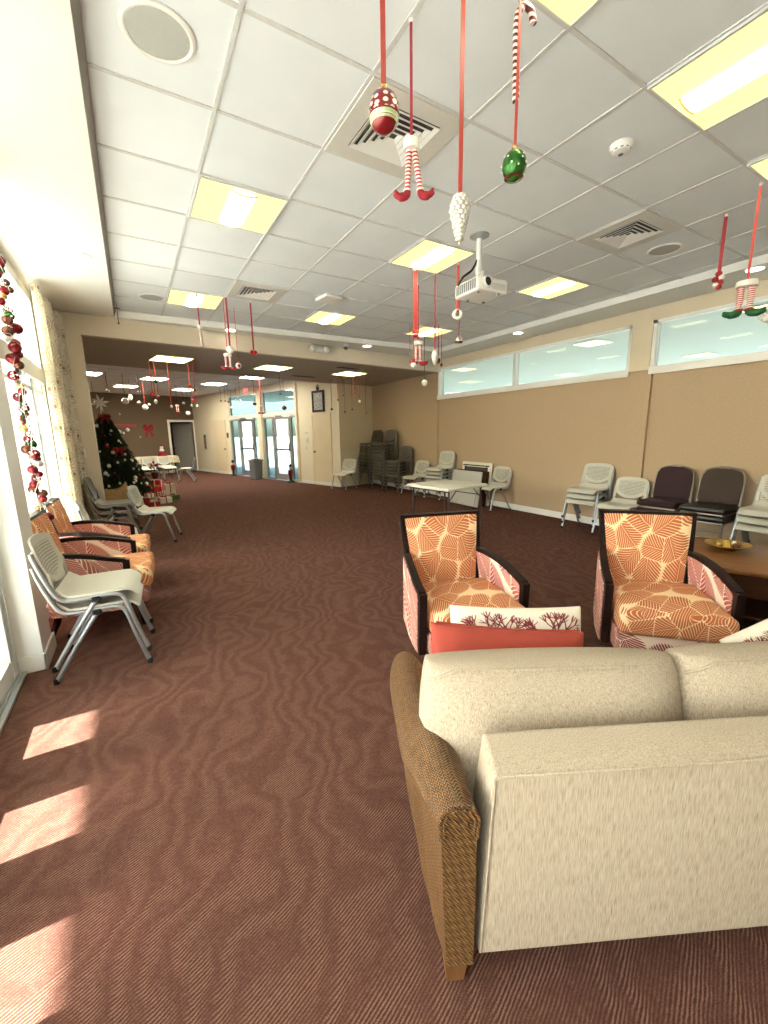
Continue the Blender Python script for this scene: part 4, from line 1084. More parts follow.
wingl = [(-.81, 15.1, 2.56, 'silver', .03, 'ribbr', 'thin dark cord ornament left of the star'), (-.37, 12.74, 2.68, 'silver', .045, 'ribbon', 'clear silver bauble on a pink ribbon above the star'),
  (-.02, 12.96, 2.50, 'pearl', .088, 'ribbr', 'largest white ball near the tree'), (.12, 13.96, 2.68, 'drop', .06, 'ribbr', 'white pointed drop right of the largest white ball'),
  (.32, 12.81, 2.68, 'silver', .030, 'ribbr', 'tiny silver bauble before the leftmost wing light'), (.46, 14.29, 2.42, 'pearl', .080, 'ribbon', 'white ball on a pink ribbon in the middle of the brown wall'),
  (.56, 14.27, 2.46, 'silver', .038, 'ribbr', 'silver bead touching the middle white ball'), (.30, 13.87, 2.50, 'silver', .052, 'ribbr', 'pinkish silver bauble left of the middle white ball'),
  (.71, 13.47, 2.52, 'drop', .045, 'ribbon', 'white bell drop under the red ribbon ladder'), (.78, 13.3, 2.62, 'red', .045, 'ribbon', 'red ornament on the red ribbon ladder'),
  (1.04, 12.68, 2.30, 'red', .040, 'ribbr', 'red and white bauble on a long cord left of the doorway'), (1.38, 14.98, 2.48, 'elf', .03, 'ribbr', 'tiny elf legs above the doorway'),
  (1.63, 15.48, 2.62, 'silver', .045, 'ribbr', 'silver twist ornament above the doorway'), (1.96, 17.5, 2.42, 'pearl', .085, 'ribbr', 'lowest white ball above the doorway'),
  (1.93, 16.02, 2.58, 'drop', .035, 'ribbr', 'narrow white drop right of the lowest white ball'), (1.82, 14.79, 2.66, 'red', .038, 'ribdk', 'red bauble on the rightmost red ribbons'),
  (2.00, 15.32, 2.53, 'pearl', .048, 'ribdk', 'flat white bauble at the right end of the brown wall'), (2.78, 15.33, 2.69, 'bronze', .034, 'ribbr', 'left dark bead of three beside the storefront'),
  (2.85, 14.97, 2.66, 'bronze', .030, 'ribbr', 'middle dark bead of three beside the storefront'), (2.94, 14.93, 2.64, 'bronze', .034, 'ribbr', 'right dark bead of three beside the storefront'),
  (3.15, 15.52, 2.50, 'pearl', .050, 'ribbr', 'white bell before the left transom'), (2.95, 13.74, 2.60, 'silver', .030, 'ribbr', 'tiny silver bead below the exit sign'),
  (3.00, 13.45, 2.58, 'pearl', .040, 'ribbr', 'white bauble right below the exit sign'), (3.37, 12.52, 2.36, 'elf', .035, 'ribdk', 'white figure before the column between the doors'),
  (4.10, 12.6, 2.36, 'bronze', .075, 'ribbr', 'dark round bauble before the right transom'), (3.05, 11.95, 2.40, 'bronze', .055, 'ribbr', 'dark bauble left of the right transom')]
for (x, y, ze, kind, r, rb, lab) in wingl:
    t, z = hang_base('hanging_ornament', lab, x, y, ZW, G5, .016 if rb != 'ribbr' else .010, ze, rb)
    if kind == 'drop': teardrop(t, z, r, r*2.9, 'pearl')
    elif kind == 'elf': elf_legs(t, z, .26, .05, .018, 'redfelt', 0)
    else: ball(t, z, r, kind, .9)
# ------------------------------------------------------------------ stacking chairs (front is local +x)
def stack_chair(name, label, poly, back, tube, group=None):
    t = thing(name, label, 'chair', (0, 0, 0), 0, group)
    def seat(u, v):
        x = -.19+.43*u; w = .225 - .018*(abs(2*u-1)**4)
        y = (2*v-1)*w
        z = .452 - .020*(1-(2*v-1)**2)*sin(pi*min(1, u*1.15)) - .045*max(0, u-.82)**1.3*8*.18/.1*.25 + (.05*max(0, .14-u)/.14)
        if u > .86: z -= (u-.86)**2*1.6
        return (x, y, z)
    MB().sheet(seat, 14, 12, .014).build('seat', poly, t, 50)
    def backf(u, v):
        yy = (2*u-1); w = .222
        zb = .515 + .105*abs(yy)**2.2
        zt = .815 - .030*abs(yy)**4 - .02*max(0, abs(yy)-.85)*4
        z = zb + (zt-zb)*v
        s = (z-.5)/.31
        x = -.195 - .105*s + .035*yy*yy*(1) - .012*sin(pi*s)
        return (x, yy*w*(1-.03*s), z)
    MB().sheet(backf, 16, 10, .012).build('backrest', back, t, 50)
    for s in (-1, 1):
        p = bez([(.262, s*.238, .012), (.20, s*.232, .24), (.165, s*.228, .385), (.125, s*.226, .428), (.06, s*.226, .434), (-.10, s*.226, .430), (-.165, s*.226, .448), (-.205, s*.226, .52), (-.245, s*.224, .64), (-.272, s*.218, .75)], 4)
        f = MB().tube(p, .0145, 8).build('side_frame', tube, t)
        MB().lathe([(.018, 0), (.018, .03), (.0145, .035)], 8, (.262, s*.238, 0)).build('glide', MT['black'], f)
        r = MB().tube([(.015, s*.240, .425), (-.12, s*.242, .22), (-.245, s*.244, .012)], .0145, 8).build('rear_leg', tube, t)
        MB().box((.012, s*.237, .418), (.05, .036, .036), .008).build('joint', MT['black'], r)
        MB().lathe([(.018, 0), (.018, .03), (.0145, .035)], 8, (-.247, s*.244, 0)).build('glide', MT['black'], r)
    cr = MB(); cr.tube([(.06, -.226, .424), (.06, .226, .424)], .010, 8); cr.tube([(-.10, -.226, .420), (-.10, .226, .420)], .010, 8); cr.build('cross_rail', tube, t)
    for s in (-1, 1):
        def arm(u, v, s=s):
            return (-.195-.012*u, s*(.19+.03*v), .455+.16*u)
        MB().sheet(arm, 5, 2, .012).build('back_bracket', poly, t, 50)
    return t
PCH = stack_chair('stacking_chair', 'upper pale grey slotted stacking chair by the white pilaster, in front', MT['poly'], MT['polyback'], MT['steel2'])
PCH.location = (-.30, 3.27, .082); PCH.rotation_euler = (0, 0, radians(-3))
PCH['group'] = 'pale stacking chairs by the windows'
dup(PCH, (-.30, 3.265, 0), radians(-4), 'lower pale grey stacking chair by the white pilaster, its feet on the carpet')
dup(PCH, (-.30, 5.52, 0), radians(2), 'pale stacking chair just beyond the second leaf-print armchair')
dup(PCH, (.19, 6.78, 0), radians(-14), 'pale stacking chair standing out in the aisle before the Christmas tree')
GW = 'pale stacking chairs along the tan wall'
def wall_stack(x, y, rz, n, labs):
    for k in range(n): dup(PCH, (x, y, .085*k), rz, labs[k], GW)
wall_stack(5.88, 5.69, radians(178), 1, ['single pale stacking chair right of the leaning folding tables'])
wall_stack(5.86, 3.70, radians(185), 3, ['bottom pale chair of the stack of three left of the wall pilaster', 'middle pale chair of the stack of three left of the wall pilaster', 'top pale chair of the stack of three left of the wall pilaster'])
wall_stack(5.82, 3.17, radians(182), 1, ['single pale stacking chair in front of the wall pilaster'])
wall_stack(5.78, 1.55, radians(178), 3, ['bottom pale chair of the stack at the right edge of the photo', 'middle pale chair of the stack at the right edge of the photo', 'top pale chair of the stack at the right edge of the photo'])
wall_stack(5.80, 8.13, radians(190), 1, ['single pale stacking chair between the low taupe stack and the pale stack'])
wall_stack(5.86, 7.28, radians(188), 4, ['bottom pale chair of the stack of four behind the folding table', 'second pale chair from the bottom of the stack of four behind the folding table', 'third pale chair from the bottom of the stack of four behind the folding table', 'top pale chair of the stack of four behind the folding table'])
dup(PCH, (4.80, 10.02, 0), radians(205), 'pale stacking chair left of the two tall taupe stacks', GW)
ORD = ['bottom', 'second from the bottom', 'third from the bottom', 'fourth from the bottom', 'fifth from the bottom', 'fifth from the top', 'fourth from the top', 'third from the top', 'second from the top', 'topmost']
swap_dk = {'pale_grey_plastic': MT['polydk'], 'pale_grey_slotted_plastic': MT['polybackdk'], 'satin_grey_tube': MT['taupetube']}
for (x, y, rz, n, nm) in ((5.74, 10.22, 186, 10, 'left tall taupe stack'), (5.76, 9.52, 186, 10, 'right tall taupe stack')):
    for k in range(n): dup(PCH, (x, y, .085*k), radians(rz), 'taupe stacking chair, %s of the %s' % (ORD[k], nm), 'taupe chairs in stacks', swap_dk)
for k in range(5): dup(PCH, (5.80, 8.87, .085*k), radians(186), 'taupe stacking chair, %s of the low taupe stack of five' % ['bottom', 'second from the bottom', 'middle', 'second from the top', 'topmost'][k], 'taupe chairs in stacks', swap_dk)
for k in range(3): dup(PCH, (-.29, 6.66, .085*k), radians(-3), ['bottom taupe chair of the three stacked beside the curtain', 'middle taupe chair of the three stacked beside the curtain', 'top taupe chair of the three stacked beside the curtain'][k], 'taupe chairs by the curtain', swap_dk)
GF = 'chairs round the table in the rear wing'
for (x, y, rz, lab) in ((1.48, 15.2, 168, 'pale chair at the right end of the cloth-covered table, nearest the doorway'), (.98, 16.3, -70, 'pale chair facing out before the middle of the cloth-covered table'), (.42, 16.1, -95, 'pale chair left of the middle chair at the cloth-covered table'), (-.10, 15.9, -80, 'taupe chair half behind the Christmas tree at the cloth-covered table')):
    dup(PCH, (x, y, 0), radians(rz), lab, GF, swap_dk if 'half behind' in lab else None)

# ------------------------------------------------------------------ banquet chairs
def banquet(name, label, fab, seatm, loc, rz):
    t = thing(name, label, 'chair', loc, rz, 'banquet chairs along the tan wall')
    B = Matrix.Translation((-.20, 0, .50)) @ Matrix.Rotation(radians(-12), 4, 'Y')
    prof = [(-.205, .02), (-.205, .24), (-.195, .33), (-.165, .385), (-.12, .405), (-.075, .415), (.075, .415), (.12, .405), (.165, .385), (.195, .33), (.205, .24), (.205, .02)]
    m = MB(B); m.extrude([(-.018, y, z) for y, z in prof], (.045, 0, 0)); m.build('backrest', fab, t, 50)
    fr = MB(B); fr.tube([(0, y*1.05, z*1.02) for y, z in [(-.205, -.10)]+prof+[(.205, -.10)]], .013, 8); fr.build('back_frame', MT['bronzetube'], t)
    MB(B).box((0, 0, .435), (.035, .10, .022), .008).build('hand_grip', MT['bronzetube'], t)
    m = MB(); m.pillow((.02, 0, .465), (.45, .085, .44), Matrix.Rotation(radians(90), 4, 'X'), .6, 10, 8); m.build('seat', seatm, t, 60)
    MB().box((.02, 0, .420), (.43, .42, .02), .006).build('seat_frame', MT['bronzetube'], t)
    for s in (-1, 1):
        MB().tube(bez([(.20, s*.20, 0), (.19, s*.20, .30), (.17, s*.20, .40), (.10, s*.20, .42)], 4), .012, 8).build('front_leg', MT['bronzetube'], t)
        MB().tube([(-.18, s*.205, .44), (-.22, s*.205, .2), (-.25, s*.205, 0)], .012, 8).build('rear_leg', MT['bronzetube'], t)
    MB().tube([(.19, -.20, .22), (.19, .20, .22)], .009, 8).build('stretcher', MT['bronzetube'], t)
    return t
b1 = banquet('banquet_chair', 'upper aubergine fabric banquet chair right of the wall pilaster', MT['banquet'], MT['banquet'], (5.80, 2.62, .09), radians(184))
dup(b1, (5.81, 2.62, 0), radians(184), 'lower banquet chair under the aubergine one')
b2 = banquet('banquet_chair', 'brown-backed banquet chair with black vinyl seat, on top, beside the aubergine chair', MT['banquet2'], MT['vinyl'], (5.78, 2.11, .10), radians(181))
dup(b2, (5.79, 2.11, 0), radians(181), 'lower banquet chair under the brown-backed one')

# ------------------------------------------------------------------ leaf-print armchairs (front is local +x)
def armchair(label, loc, rz, group):
    t = thing('armchair', label, 'armchair', loc, rz, group)
    # back: flared panel in a dark wood frame
    def bpt(y, z):
        s = (z-.36)/.56
        return (-.255-.13*s, y*(.235+.065*s), z)
    zt, zb = .925, .34
    fr = MB(); th = .036
    def slab(poly, x0, x1):
        vs = [(p[0]+x0, p[1], p[2]) for p in poly] + [(p[0]+x1, p[1], p[2]) for p in poly]; n = len(poly)
        return vs, [tuple(range(n)), tuple(range(2*n-1, n-1, -1))] + [(i, (i+1) % n, n+(i+1) % n, n+i) for i in range(n)]
    for s in (-1, 1):
        o1 = bpt(s, .10); 
        q = [(-.20, s*.245, .0+.16), bpt(s*1.0, zt), bpt(s*.91, zt), (-.20, s*.213, .16)]
        fr.add(*slab(q, -.035, .022))
    fr.add(*slab([bpt(-1, zt), bpt(1, zt), bpt(1, zt-.024), bpt(-1, zt-.024)], -.035, .022))
    fr.build('back_frame', MT['darkwood'], t, 0)
    def bf(u, v):
        z = .36+(zt-.024-.36)*v; p = bpt((2*u-1)*.91, z)
        puff = .030*(1-(2*u-1)**6)*(1-(2*v-1)**6)
        return (p[0]+.016+puff, p[1], z)
    MB().sheet(bf, 12, 12, .02).build('back_cushion', MT['leaf'], t, 50)
    MB().sheet(lambda u, v: (bf(u, v)[0]*0+bpt(0, .36+(zt-.39)*v)[0]-.030, bpt((2*u-1)*.9, .36+(zt-.39)*v)[1], .36+(zt-.39)*v), 2, 2, .012).build('outer_back', MT['leaf2'], t, 50)
    for s in (-1, 1):
        # arm: rail curves down from the back to the front post
        rail = bez([(-.30, s*.275, .655), (-.20, s*.292, .655), (-.04, s*.315, .635), (.10, s*.328, .600), (.215, s*.332, .570)], 5)
        m = MB()
        for a, b_ in zip(rail[:-1], rail[1:]):
            m.add([(a[0], a[1]-.022, a[2]-.018), (a[0], a[1]+.022, a[2]-.018), (a[0], a[1]+.022, a[2]+.014), (a[0], a[1]-.022, a[2]+.014),
                   (b_[0], b_[1]-.022, b_[2]-.018), (b_[0], b_[1]+.022, b_[2]-.018), (b_[0], b_[1]+.022, b_[2]+.014), (b_[0], b_[1]-.022, b_[2]+.014)],
                  [(0, 1, 5, 4), (1, 2, 6, 5), (2, 3, 7, 6), (3, 0, 4, 7), (0, 3, 2, 1), (4, 5, 6, 7)])
        ar = m.build('arm_rail', MT['darkwood'], t, 30)
        FQ = [(3, 2, 1, 0), (4, 5, 6, 7), (0, 1, 5, 4), (1, 2, 6, 5), (2, 3, 7, 6), (3, 0, 4, 7)]
        m = MB(); m.add([(.190, s*.332-.022, .19), (.225, s*.332-.022, .19), (.225, s*.332+.022, .19), (.190, s*.332+.022, .19), (.195, s*.332-.022, .583), (.240, s*.332-.022, .572), (.240, s*.332+.022, .572), (.195, s*.332+.022, .583)], FQ)
        m.build('arm_post', MT['darkwood'], t, 0)
        m = MB(); m.add([(.262, s*.262-.014, 0), (.290, s*.262-.014, 0), (.290, s*.262+.014, 0), (.262, s*.262+.014, 0), (.250, s*.262-.026, .20), (.302, s*.262-.026, .20), (.302, s*.262+.026, .20), (.250, s*.262+.026, .20)], FQ)
        m.build('front_leg', MT['darkwood'], t, 0)
        m = MB(); m.tube(bez([(-.27, s*.225, .22), (-.29, s*.228, .12), (-.345, s*.235, .0)], 4), [.026]*5+[.022]*3+[.016], 6); m.build('rear_leg', MT['darkwood'], t, 0)
        def panel(u, v, s=s):
            k = u*(len(rail)-1); i0 = min(int(k), len(rail)-2); f = k-i0
            a, b_ = rail[i0], rail[i0+1]
            x = a[0]+(b_[0]-a[0])*f; y = a[1]+(b_[1]-a[1])*f; z = a[2]+(b_[2]-a[2])*f-.016
            x = min(x, .195)
            return (x, y-s*.004*0, .19+(z-.19)*v)
        MB().sheet(panel, 14, 6, .055).build('arm_panel', MT['leaf2'], t, 50)
    MB().box2((-.26, -.30, .19), (.335, .30, .325), .02).build('seat_base', MT['leafshade'], t, 50)
    m = MB()
    def cush(x, y, z):
        q = max(0, 1-abs((x-.07)/.30)**3)*max(0, 1-abs(y/.285)**3); return (x, y, z+(.022*q if z > .40 else 0))
    bx_ = MB(); bx_.box((.075, 0, .395), (.60, .58, .15), .035, None, 4)
    bmc = bmesh.new(); vv = [bmc.verts.new(p) for p in bx_.v]
    for f_ in bx_.f: bmc.faces.new([vv[i] for i in f_])
    bmesh.ops.subdivide_edges(bmc, edges=[e_ for e_ in bmc.edges if e_.calc_length() > .1], cuts=9, use_grid_fill=True)
    bmc.verts.index_update(); m.add([cush(*v.co) for v in bmc.verts], [[v.index for v in f_.verts] for f_ in bmc.faces]); bmc.free()
    c = m.build('seat_cushion', MT['leaf'], t, 60)
    return t
AC = armchair('leaf-print armchair with dark wood frame behind the red pillow, left of the pair', (1.735, 1.93, 0), atan2(-.95, -.31), 'leaf-print armchairs facing the sofa')
dup(AC, (2.78, 1.23, 0), atan2(-.67, -.74), 'leaf-print armchair with dark wood frame right of the pair, before the wooden table')
GA = 'leaf-print armchairs by the windows'
dup(AC, (-.33, 3.98, 0), radians(-4), 'leaf-print armchair by the window directly behind the stacked pale chairs', GA)
dup(AC, (-.33, 4.80, 0), radians(-3), 'leaf-print armchair by the window second from the camera', GA)

# ------------------------------------------------------------------ sofa (local x along its back to the right, +y to its front)
SA = radians(-27.5); SO = (.655, .62, 0)
SL = 1.56
so_ = thing('sofa', 'cream fabric sofa with woven rattan arms, seen from behind', 'sofa', SO, SA)
bk = MB()
# upholstered back slab, slightly narrower at the top, bevelled
def backslab():
    bm = bmesh.new()
    pts = [(-.005, 0, .10), (SL+.005, 0, .10), (SL+.005, .20, .10), (-.005, .20, .10), (.020, .0, .665), (SL-.02, .0, .665), (SL-.02, .115, .70), (.020, .115, .70)]
    vs = [bm.verts.new(p) for p in pts]
    for f in ((3, 2, 1, 0), (4, 5, 6, 7), (0, 1, 5, 4), (1, 2, 6, 5), (2, 3, 7, 6), (3, 0, 4, 7)): bm.faces.new([vs[i] for i in f])
    bmesh.ops.bevel(bm, geom=bm.edges[:], offset=.014, segments=3, profile=.6, affect='EDGES')
    bm.verts.index_update(); r = ([tuple(v.co) for v in bm.verts], [[v.index for v in f.verts] for f in bm.faces]); bm.free(); return r
bk.add(*backslab()); bko = bk.build('back', MT['sofa'], so_, 60)
pp = MB(); pp.tube([(.0, -.001, .115), (.022, -.001, .655), (.034, -.001, .662), (SL-.034, -.001, .662), (SL-.022, -.001, .655), (SL, -.001, .115)], .0042, 6); pp.build('piping', MT['sofa'], bko)
MB().box2((0, .18, .12), (SL, .80, .30), .02).build('seat_base', MT['sofa'], so_, 60)
for k in range(2):
    m = MB(); m.pillow((SL/4+SL/2*k, .52, .375), (SL/2-.01, .17, .62), Matrix.Rotation(radians(90), 4, 'X'), .35, 12, 12); m.build('seat_cushion', MT['sofa'], so_, 60)
for k, (cx, w) in enumerate(((.290, .79), (1.11, .79))):
    CH, CT, CZ = .42, .25, (.588, .570)[k]
    R = Matrix.Rotation(radians(-13), 4, 'X') @ Matrix.Rotation(radians(1.6 if k == 0 else 1.0), 4, 'Y')
    m = MB(); m.pillow((cx, .275, CZ), (w, CT, CH), R, .78, 18, 4, -.055, .0); cu = m.build('back_cushion', MT['sofa'], so_, 60)
    def on_face(u, q):
        ee = max((1-abs(u)**4)*(1-abs(q)**4), 0)**.5
        y = -(CT/2)*(ee*.78+.22)-.001
        return R @ Vector((u*w/2*(1+.055*(1-q*q)*abs(u)**6), y, q*CH/2*(1+.055*(1-u*u)*abs(q)**6)))
    for q in (.90,):
        e = MB(); seam = []
        for i in range(41):
            u = -.985+1.97*i/40; p = on_face(u, q-.16*max(0, abs(u)-.8)/.2); seam.append((p.x+cx, p.y+.275, p.z+CZ))
        e.tube(seam, .0045, 6); e.build('piping', MT['sofa'], cu)
def sofa_arm(x0, sgn):
    # side panel tapering down, rolled top bowing outwards to the front
    N = 18
    def lerp(tab, f):
        for (f0, v0), (f1, v1) in zip(tab[:-1], tab[1:]):
            if f <= f1: t_ = (f-f0)/(f1-f0); t_ = t_*t_*(3-2*t_); return v0+(v1-v0)*t_
        return tab[-1][1]
    path = []; rad = []
    for i in range(N+1):
        f = i/N; y = -.015+.765*f
        path.append((x0+sgn*lerp([(0, .058), (.18, .078), (.36, .098), (.7, .108), (1, .105)], f), y, lerp([(0, .555), (.3, .548), (.75, .548), (1, .535)], f)))
        rad.append(lerp([(0, .049), (.14, .066), (.34, .082), (.75, .076), (.90, .068), (1, .048)], f))
    m = MB(); m.tube(path, rad, 18)
    roll = m
    vs = []; fs = []
    for i in range(N+1):
        f = i/N; x, y, z = path[i]; w = rad[i]*.93
        for zz, ww, sh in ((.095, min(w, .036), -sgn*lerp([(0, .010), (.5, .025), (1, .020)], f)), (.30, min(w, .042), -sgn*.006), (z-.01, min(w, .046), 0)):
            vs += [(x-ww+sh, y, zz), (x+ww+sh, y, zz)]
    for i in range(N):
        a = i*6; b_ = a+6
        fs += [(a, a+2, b_+2, b_), (a+2, a+4, b_+4, b_+2), (a+1, b_+1, b_+3, a+3), (a+3, b_+3, b_+5, a+5), (a, b_, b_+1, a+1), (a+4, a+5, b_+5, b_+4)]
    fs += [(0, 1, 3, 2), (2, 3, 5, 4)]; e = N*6; fs += [(e+1, e, e+2, e+3), (e+3, e+2, e+4, e+5)]
    roll.add(vs, fs)
    a = roll.build('arm', MT['wicker'], so_, 60)
    # braided edge round the rear end of the roll
    x, y, z = path[0]
    r = MB(); R0 = .050
    pts = [(x+R0*cos(t_), y-.003, z+R0*sin(t_)) for t_ in [pi*(-.10)+pi*1.20*k/16 for k in range(17)]]
    pts = [(x+.046, y-.003, z-.045)]+pts+[(x-.046, y-.003, z-.045)]
    r.tube(pts, .0055, 8); b1 = r.build('braid', MT['wicker'], a)
    r = MB(); r.tube([(x+(p[0]-x)*.80, p[1]-.002, z+(p[2]-z)*.80) for p in pts], .004, 6); r.build('braid', MT['wicker'], a)
    for yy in (.035, .68):
        l = MB(); xx = x0+sgn*(.052 if yy < .3 else .085)
        l.add([(xx-.024, yy-.024, 0), (xx+.024, yy-.024, 0), (xx+.024, yy+.024, 0), (xx-.024, yy+.024, 0), (xx-.034, yy-.034, .105), (xx+.034, yy-.034, .105), (xx+.034, yy+.034, .105), (xx-.034, yy+.034, .105)],
              [(3, 2, 1, 0), (4, 5, 6, 7), (0, 1, 5, 4), (1, 2, 6, 5), (2, 3, 7, 6), (3, 0, 4, 7)])
        l.build('leg', MT['sofaleg'], so_, 0)
sofa_arm(-.012, -1); sofa_arm(SL+.012, 1)

SM = Matrix.Translation(SO) @ Matrix.Rotation(SA, 4, 'Z')
def on_sofa(x, y, z): return tuple(SM @ Vector((x, y, z)))
def scatter(name, label, loc, rz, size, mat, tilt, lean):
    t = thing(name, label, 'pillow', on_sofa(*loc), SA+rz)
    R = Matrix.Rotation(radians(tilt), 4, 'X') @ Matrix.Rotation(radians(lean), 4, 'Y')
    MB().pillow((0, 0, 0), size, R, .85, 14, 3.2, .05).build('cover', mat, t, 60)
    return t, R
t, R = scatter('scatter_pillow', 'coral red linen pillow propped behind the left back cushion', (.225, .485, .580), 0, (.58, .15, .42), MT['redfab'], -16, 6)
e = MB(); pts = []
for i in range(21):
    u = -1+2*i/20; p = R @ Vector((u*.285*(1-.05), 0, .21*(1-.05*(1-u*u)))); pts.append(tuple(p))
e.tube(pts, .006, 6); e.build('piping', MT['redfab'], t)
def coral_print(t, R, size, roots, seed, sides=(-1, 1)):
    rr = random.Random(seed); m = MB()
    def surf(u, w, sd):
        e = max((1-abs(u)**3.2)*(1-abs(w)**3.2), 0)**.5
        return R @ Vector((u*size[0]/2*(1-.05*(1-w*w)*abs(u)**6), sd*(size[1]/2*(e*.85+.15)+.001), w*size[2]/2*(1-.05*(1-u*u)*abs(w)**6)))
    def branch(u, w, ang, ln, th, d, sd):
        if d == 0: return
        pts = []; a = ang
        for k in range(5):
            pts.append((u, w)); a += rr.uniform(-.22, .22); u += cos(a)*ln/4; w += sin(a)*ln/4
            if abs(u) > .93 or abs(w) > .93: break
        if len(pts) > 1:
            m.tube([surf(p[0], p[1], sd) for p in pts], [th*(1-.1*i) for i in range(len(pts))], 5)
            for s in (-1, 1, .2):
                branch(pts[-1][0], pts[-1][1], a+s*rr.uniform(.35, .6), ln*.72, th*.72, d-1, sd)
    for sd in sides:
        for (u, w, a) in roots:
            for da in (-.9, -.3, .3, .9): branch(u, w, a+da, .34, .0055, 4, sd)
            m.build('coral_sprig', MT['coralprint'], t); m.v, m.f = [], []
t, R = scatter('scatter_pillow', 'ivory pillow with maroon coral print behind the red pillow', (.315, .61, .600), 0, (.54, .14, .43), MT['coralpil'], -18, 3)
coral_print(t, R, (.54, .14, .43), [(-.40, .05, 1.5), (.48, .05, 1.6)], 5)
t, R = scatter('scatter_pillow', 'ivory pillow with maroon coral print at the right edge of the photo', (1.42, .50, .575), radians(-10), (.44, .13, .44), MT['coralpil'], -16, -28)
coral_print(t, R, (.44, .13, .44), [(-.62, .05, 1.9), (-.1, .1, 1.6), (.45, -.2, 1.5)], 9)

# ------------------------------------------------------------------ square wooden table with a brass bowl
TA = atan2(.925, -.38)           # direction of the edge nearest the camera (running away to the left)
tb_ = thing('coffee_table', 'square brown wooden coffee table with dark lower shelf', 'table', (4.08, 1.43, 0), TA-pi/2)
W_, D_ = 1.25, 1.00
# local: x to the right of its near edge ... the near edge lies at y = -D_/2
MB().box2((-D_/2, -W_/2, .445), (D_/2, W_/2, .48), .006).build('tabletop', MT['tablewood'], tb_, 30)
m = MB(); a_, b_ = D_/2-.05, W_/2-.05
for s in (-1, 1): m.box2((s*a_-.012, -b_, .27), (s*a_+.012, b_, .445)); m.box2((-a_, s*b_-.012, .27), (a_, s*b_+.012, .445))
m.build('apron', MT['tabledark'], tb_, 0)
for sx in (-1, 1):
    for sy in (-1, 1): MB().box((sx*(D_/2-.06), sy*(W_/2-.06), .2225), (.07, .07, .445), .004).build('leg', MT['tabledark'], tb_, 0)
MB().box2((-D_/2+.05, -W_/2+.05, .10), (D_/2-.05, W_/2-.05, .125), .004).build('shelf', MT['tabledark'], tb_, 0)
bo_ = thing('brass_bowl', 'shallow brass bowl on the wooden coffee table', 'bowl', (4.21, 1.37, .481))
MB().lathe([(.0, .0), (.055, .0), (.06, .008), (.10, .022), (.150, .045), (.165, .052), (.163, .056), (.145, .052), (.10, .032), (.05, .014), (0, .011)], 32).build('dish', MT['brass'], bo_)
for k, (dx, dy, r, mt_) in enumerate(((-.03, .0, .027, 'amber'), (.035, .025, .029, 'amber'), (.03, -.045, .026, 'gold'), (-.045, .055, .025, 'gold'), (-.02, -.06, .024, 'bronze'), (.08, -.015, .022, 'pearl'))):
    o = thing('ornament_ball', ['amber ball at the left of the brass bowl', 'amber ball at the back of the brass bowl', 'gold ball at the front right of the brass bowl', 'gold ball at the back left of the brass bowl', 'dark bronze ball at the front of the brass bowl', 'white ball at the right of the brass bowl'][k], 'ball', (4.21+dx, 1.37+dy, .481+.016+r+max(0, (hypot(dx, dy)-.05)*.25)), 0, 'balls in the brass bowl')
    MB().ell((0, 0, 0), r, 14, 9).build('ball', MT[mt_], o); MB().lathe([(.006, r-.002), (.006, r+.006), (0, r+.008)], 8).build('cap', MT['gold'], o)

# ------------------------------------------------------------------ folding tables
def folding_table(name, label, top, loc, rot, legs_open=True, hx=.43):
    t = thing(name, label, 'table', loc, 0); t.rotation_euler = rot
    h = .43; z = .735
    MB().box((0, 0, z-.02), (2*hx, 2*h, .042), .018, None, 3).build('tabletop', top, t, 40)
    m = MB(); a = h-.07
    for s in (-1, 1): MB().box2((s*(hx-.07)-.012, -h+.06, z-.065), (s*(hx-.07)+.012, h-.06, z-.041)).build('side_rail', MT['tableleg'], t, 0)
    if legs_open:
        for sx in (-1, 1):
            for sy in (-1, 1):
                l = MB(); x, y = sx*(h-.09), sy*(h-.07); l.tube([(x, y, z-.05), (x+sx*.012, y+sy*.01, 0)], .0135, 8); l.build('leg', MT['tableleg'], t)
                b_ = MB(); b_.tube([(x+sx*.004, y, z-.20), (x-sx*.16, y, z-.05)], .007, 6); b_.build('leg_brace', MT['tableleg'], t)
            MB().tube([(sx*(h-.086), -(h-.07), z-.16), (sx*(h-.086), h-.07, z-.16)], .008, 6).build('leg_crossbar', MT['tableleg'], t)
    else:
        for sx in (-1, 1):
            m = MB()
            m.tube(bez([(sx*(hx-.09), -(h-.12), z-.052), (-sx*.20, -(h-.12), z-.056), (-sx*.24, -(h-.16), z-.056), (-sx*.24, h-.16, z-.056), (-sx*.20, h-.12, z-.056), (sx*(hx-.09), h-.12, z-.052)], 4), .0125, 8)
            m.build('folded_leg', MT['tableleg'], t)
        MB().box2((-hx+.10, -.34, z-.047), (hx-.10, .34, z-.0405)).build('underside', MT['ventdk'], t, 0)
    return t
folding_table('folding_table', 'white square folding table standing open in front of the leaning tables', MT['tabletop'], (3.97, 4.76, 0), (0, 0, radians(7)))
GT = 'folded tables leaning on the tan wall'
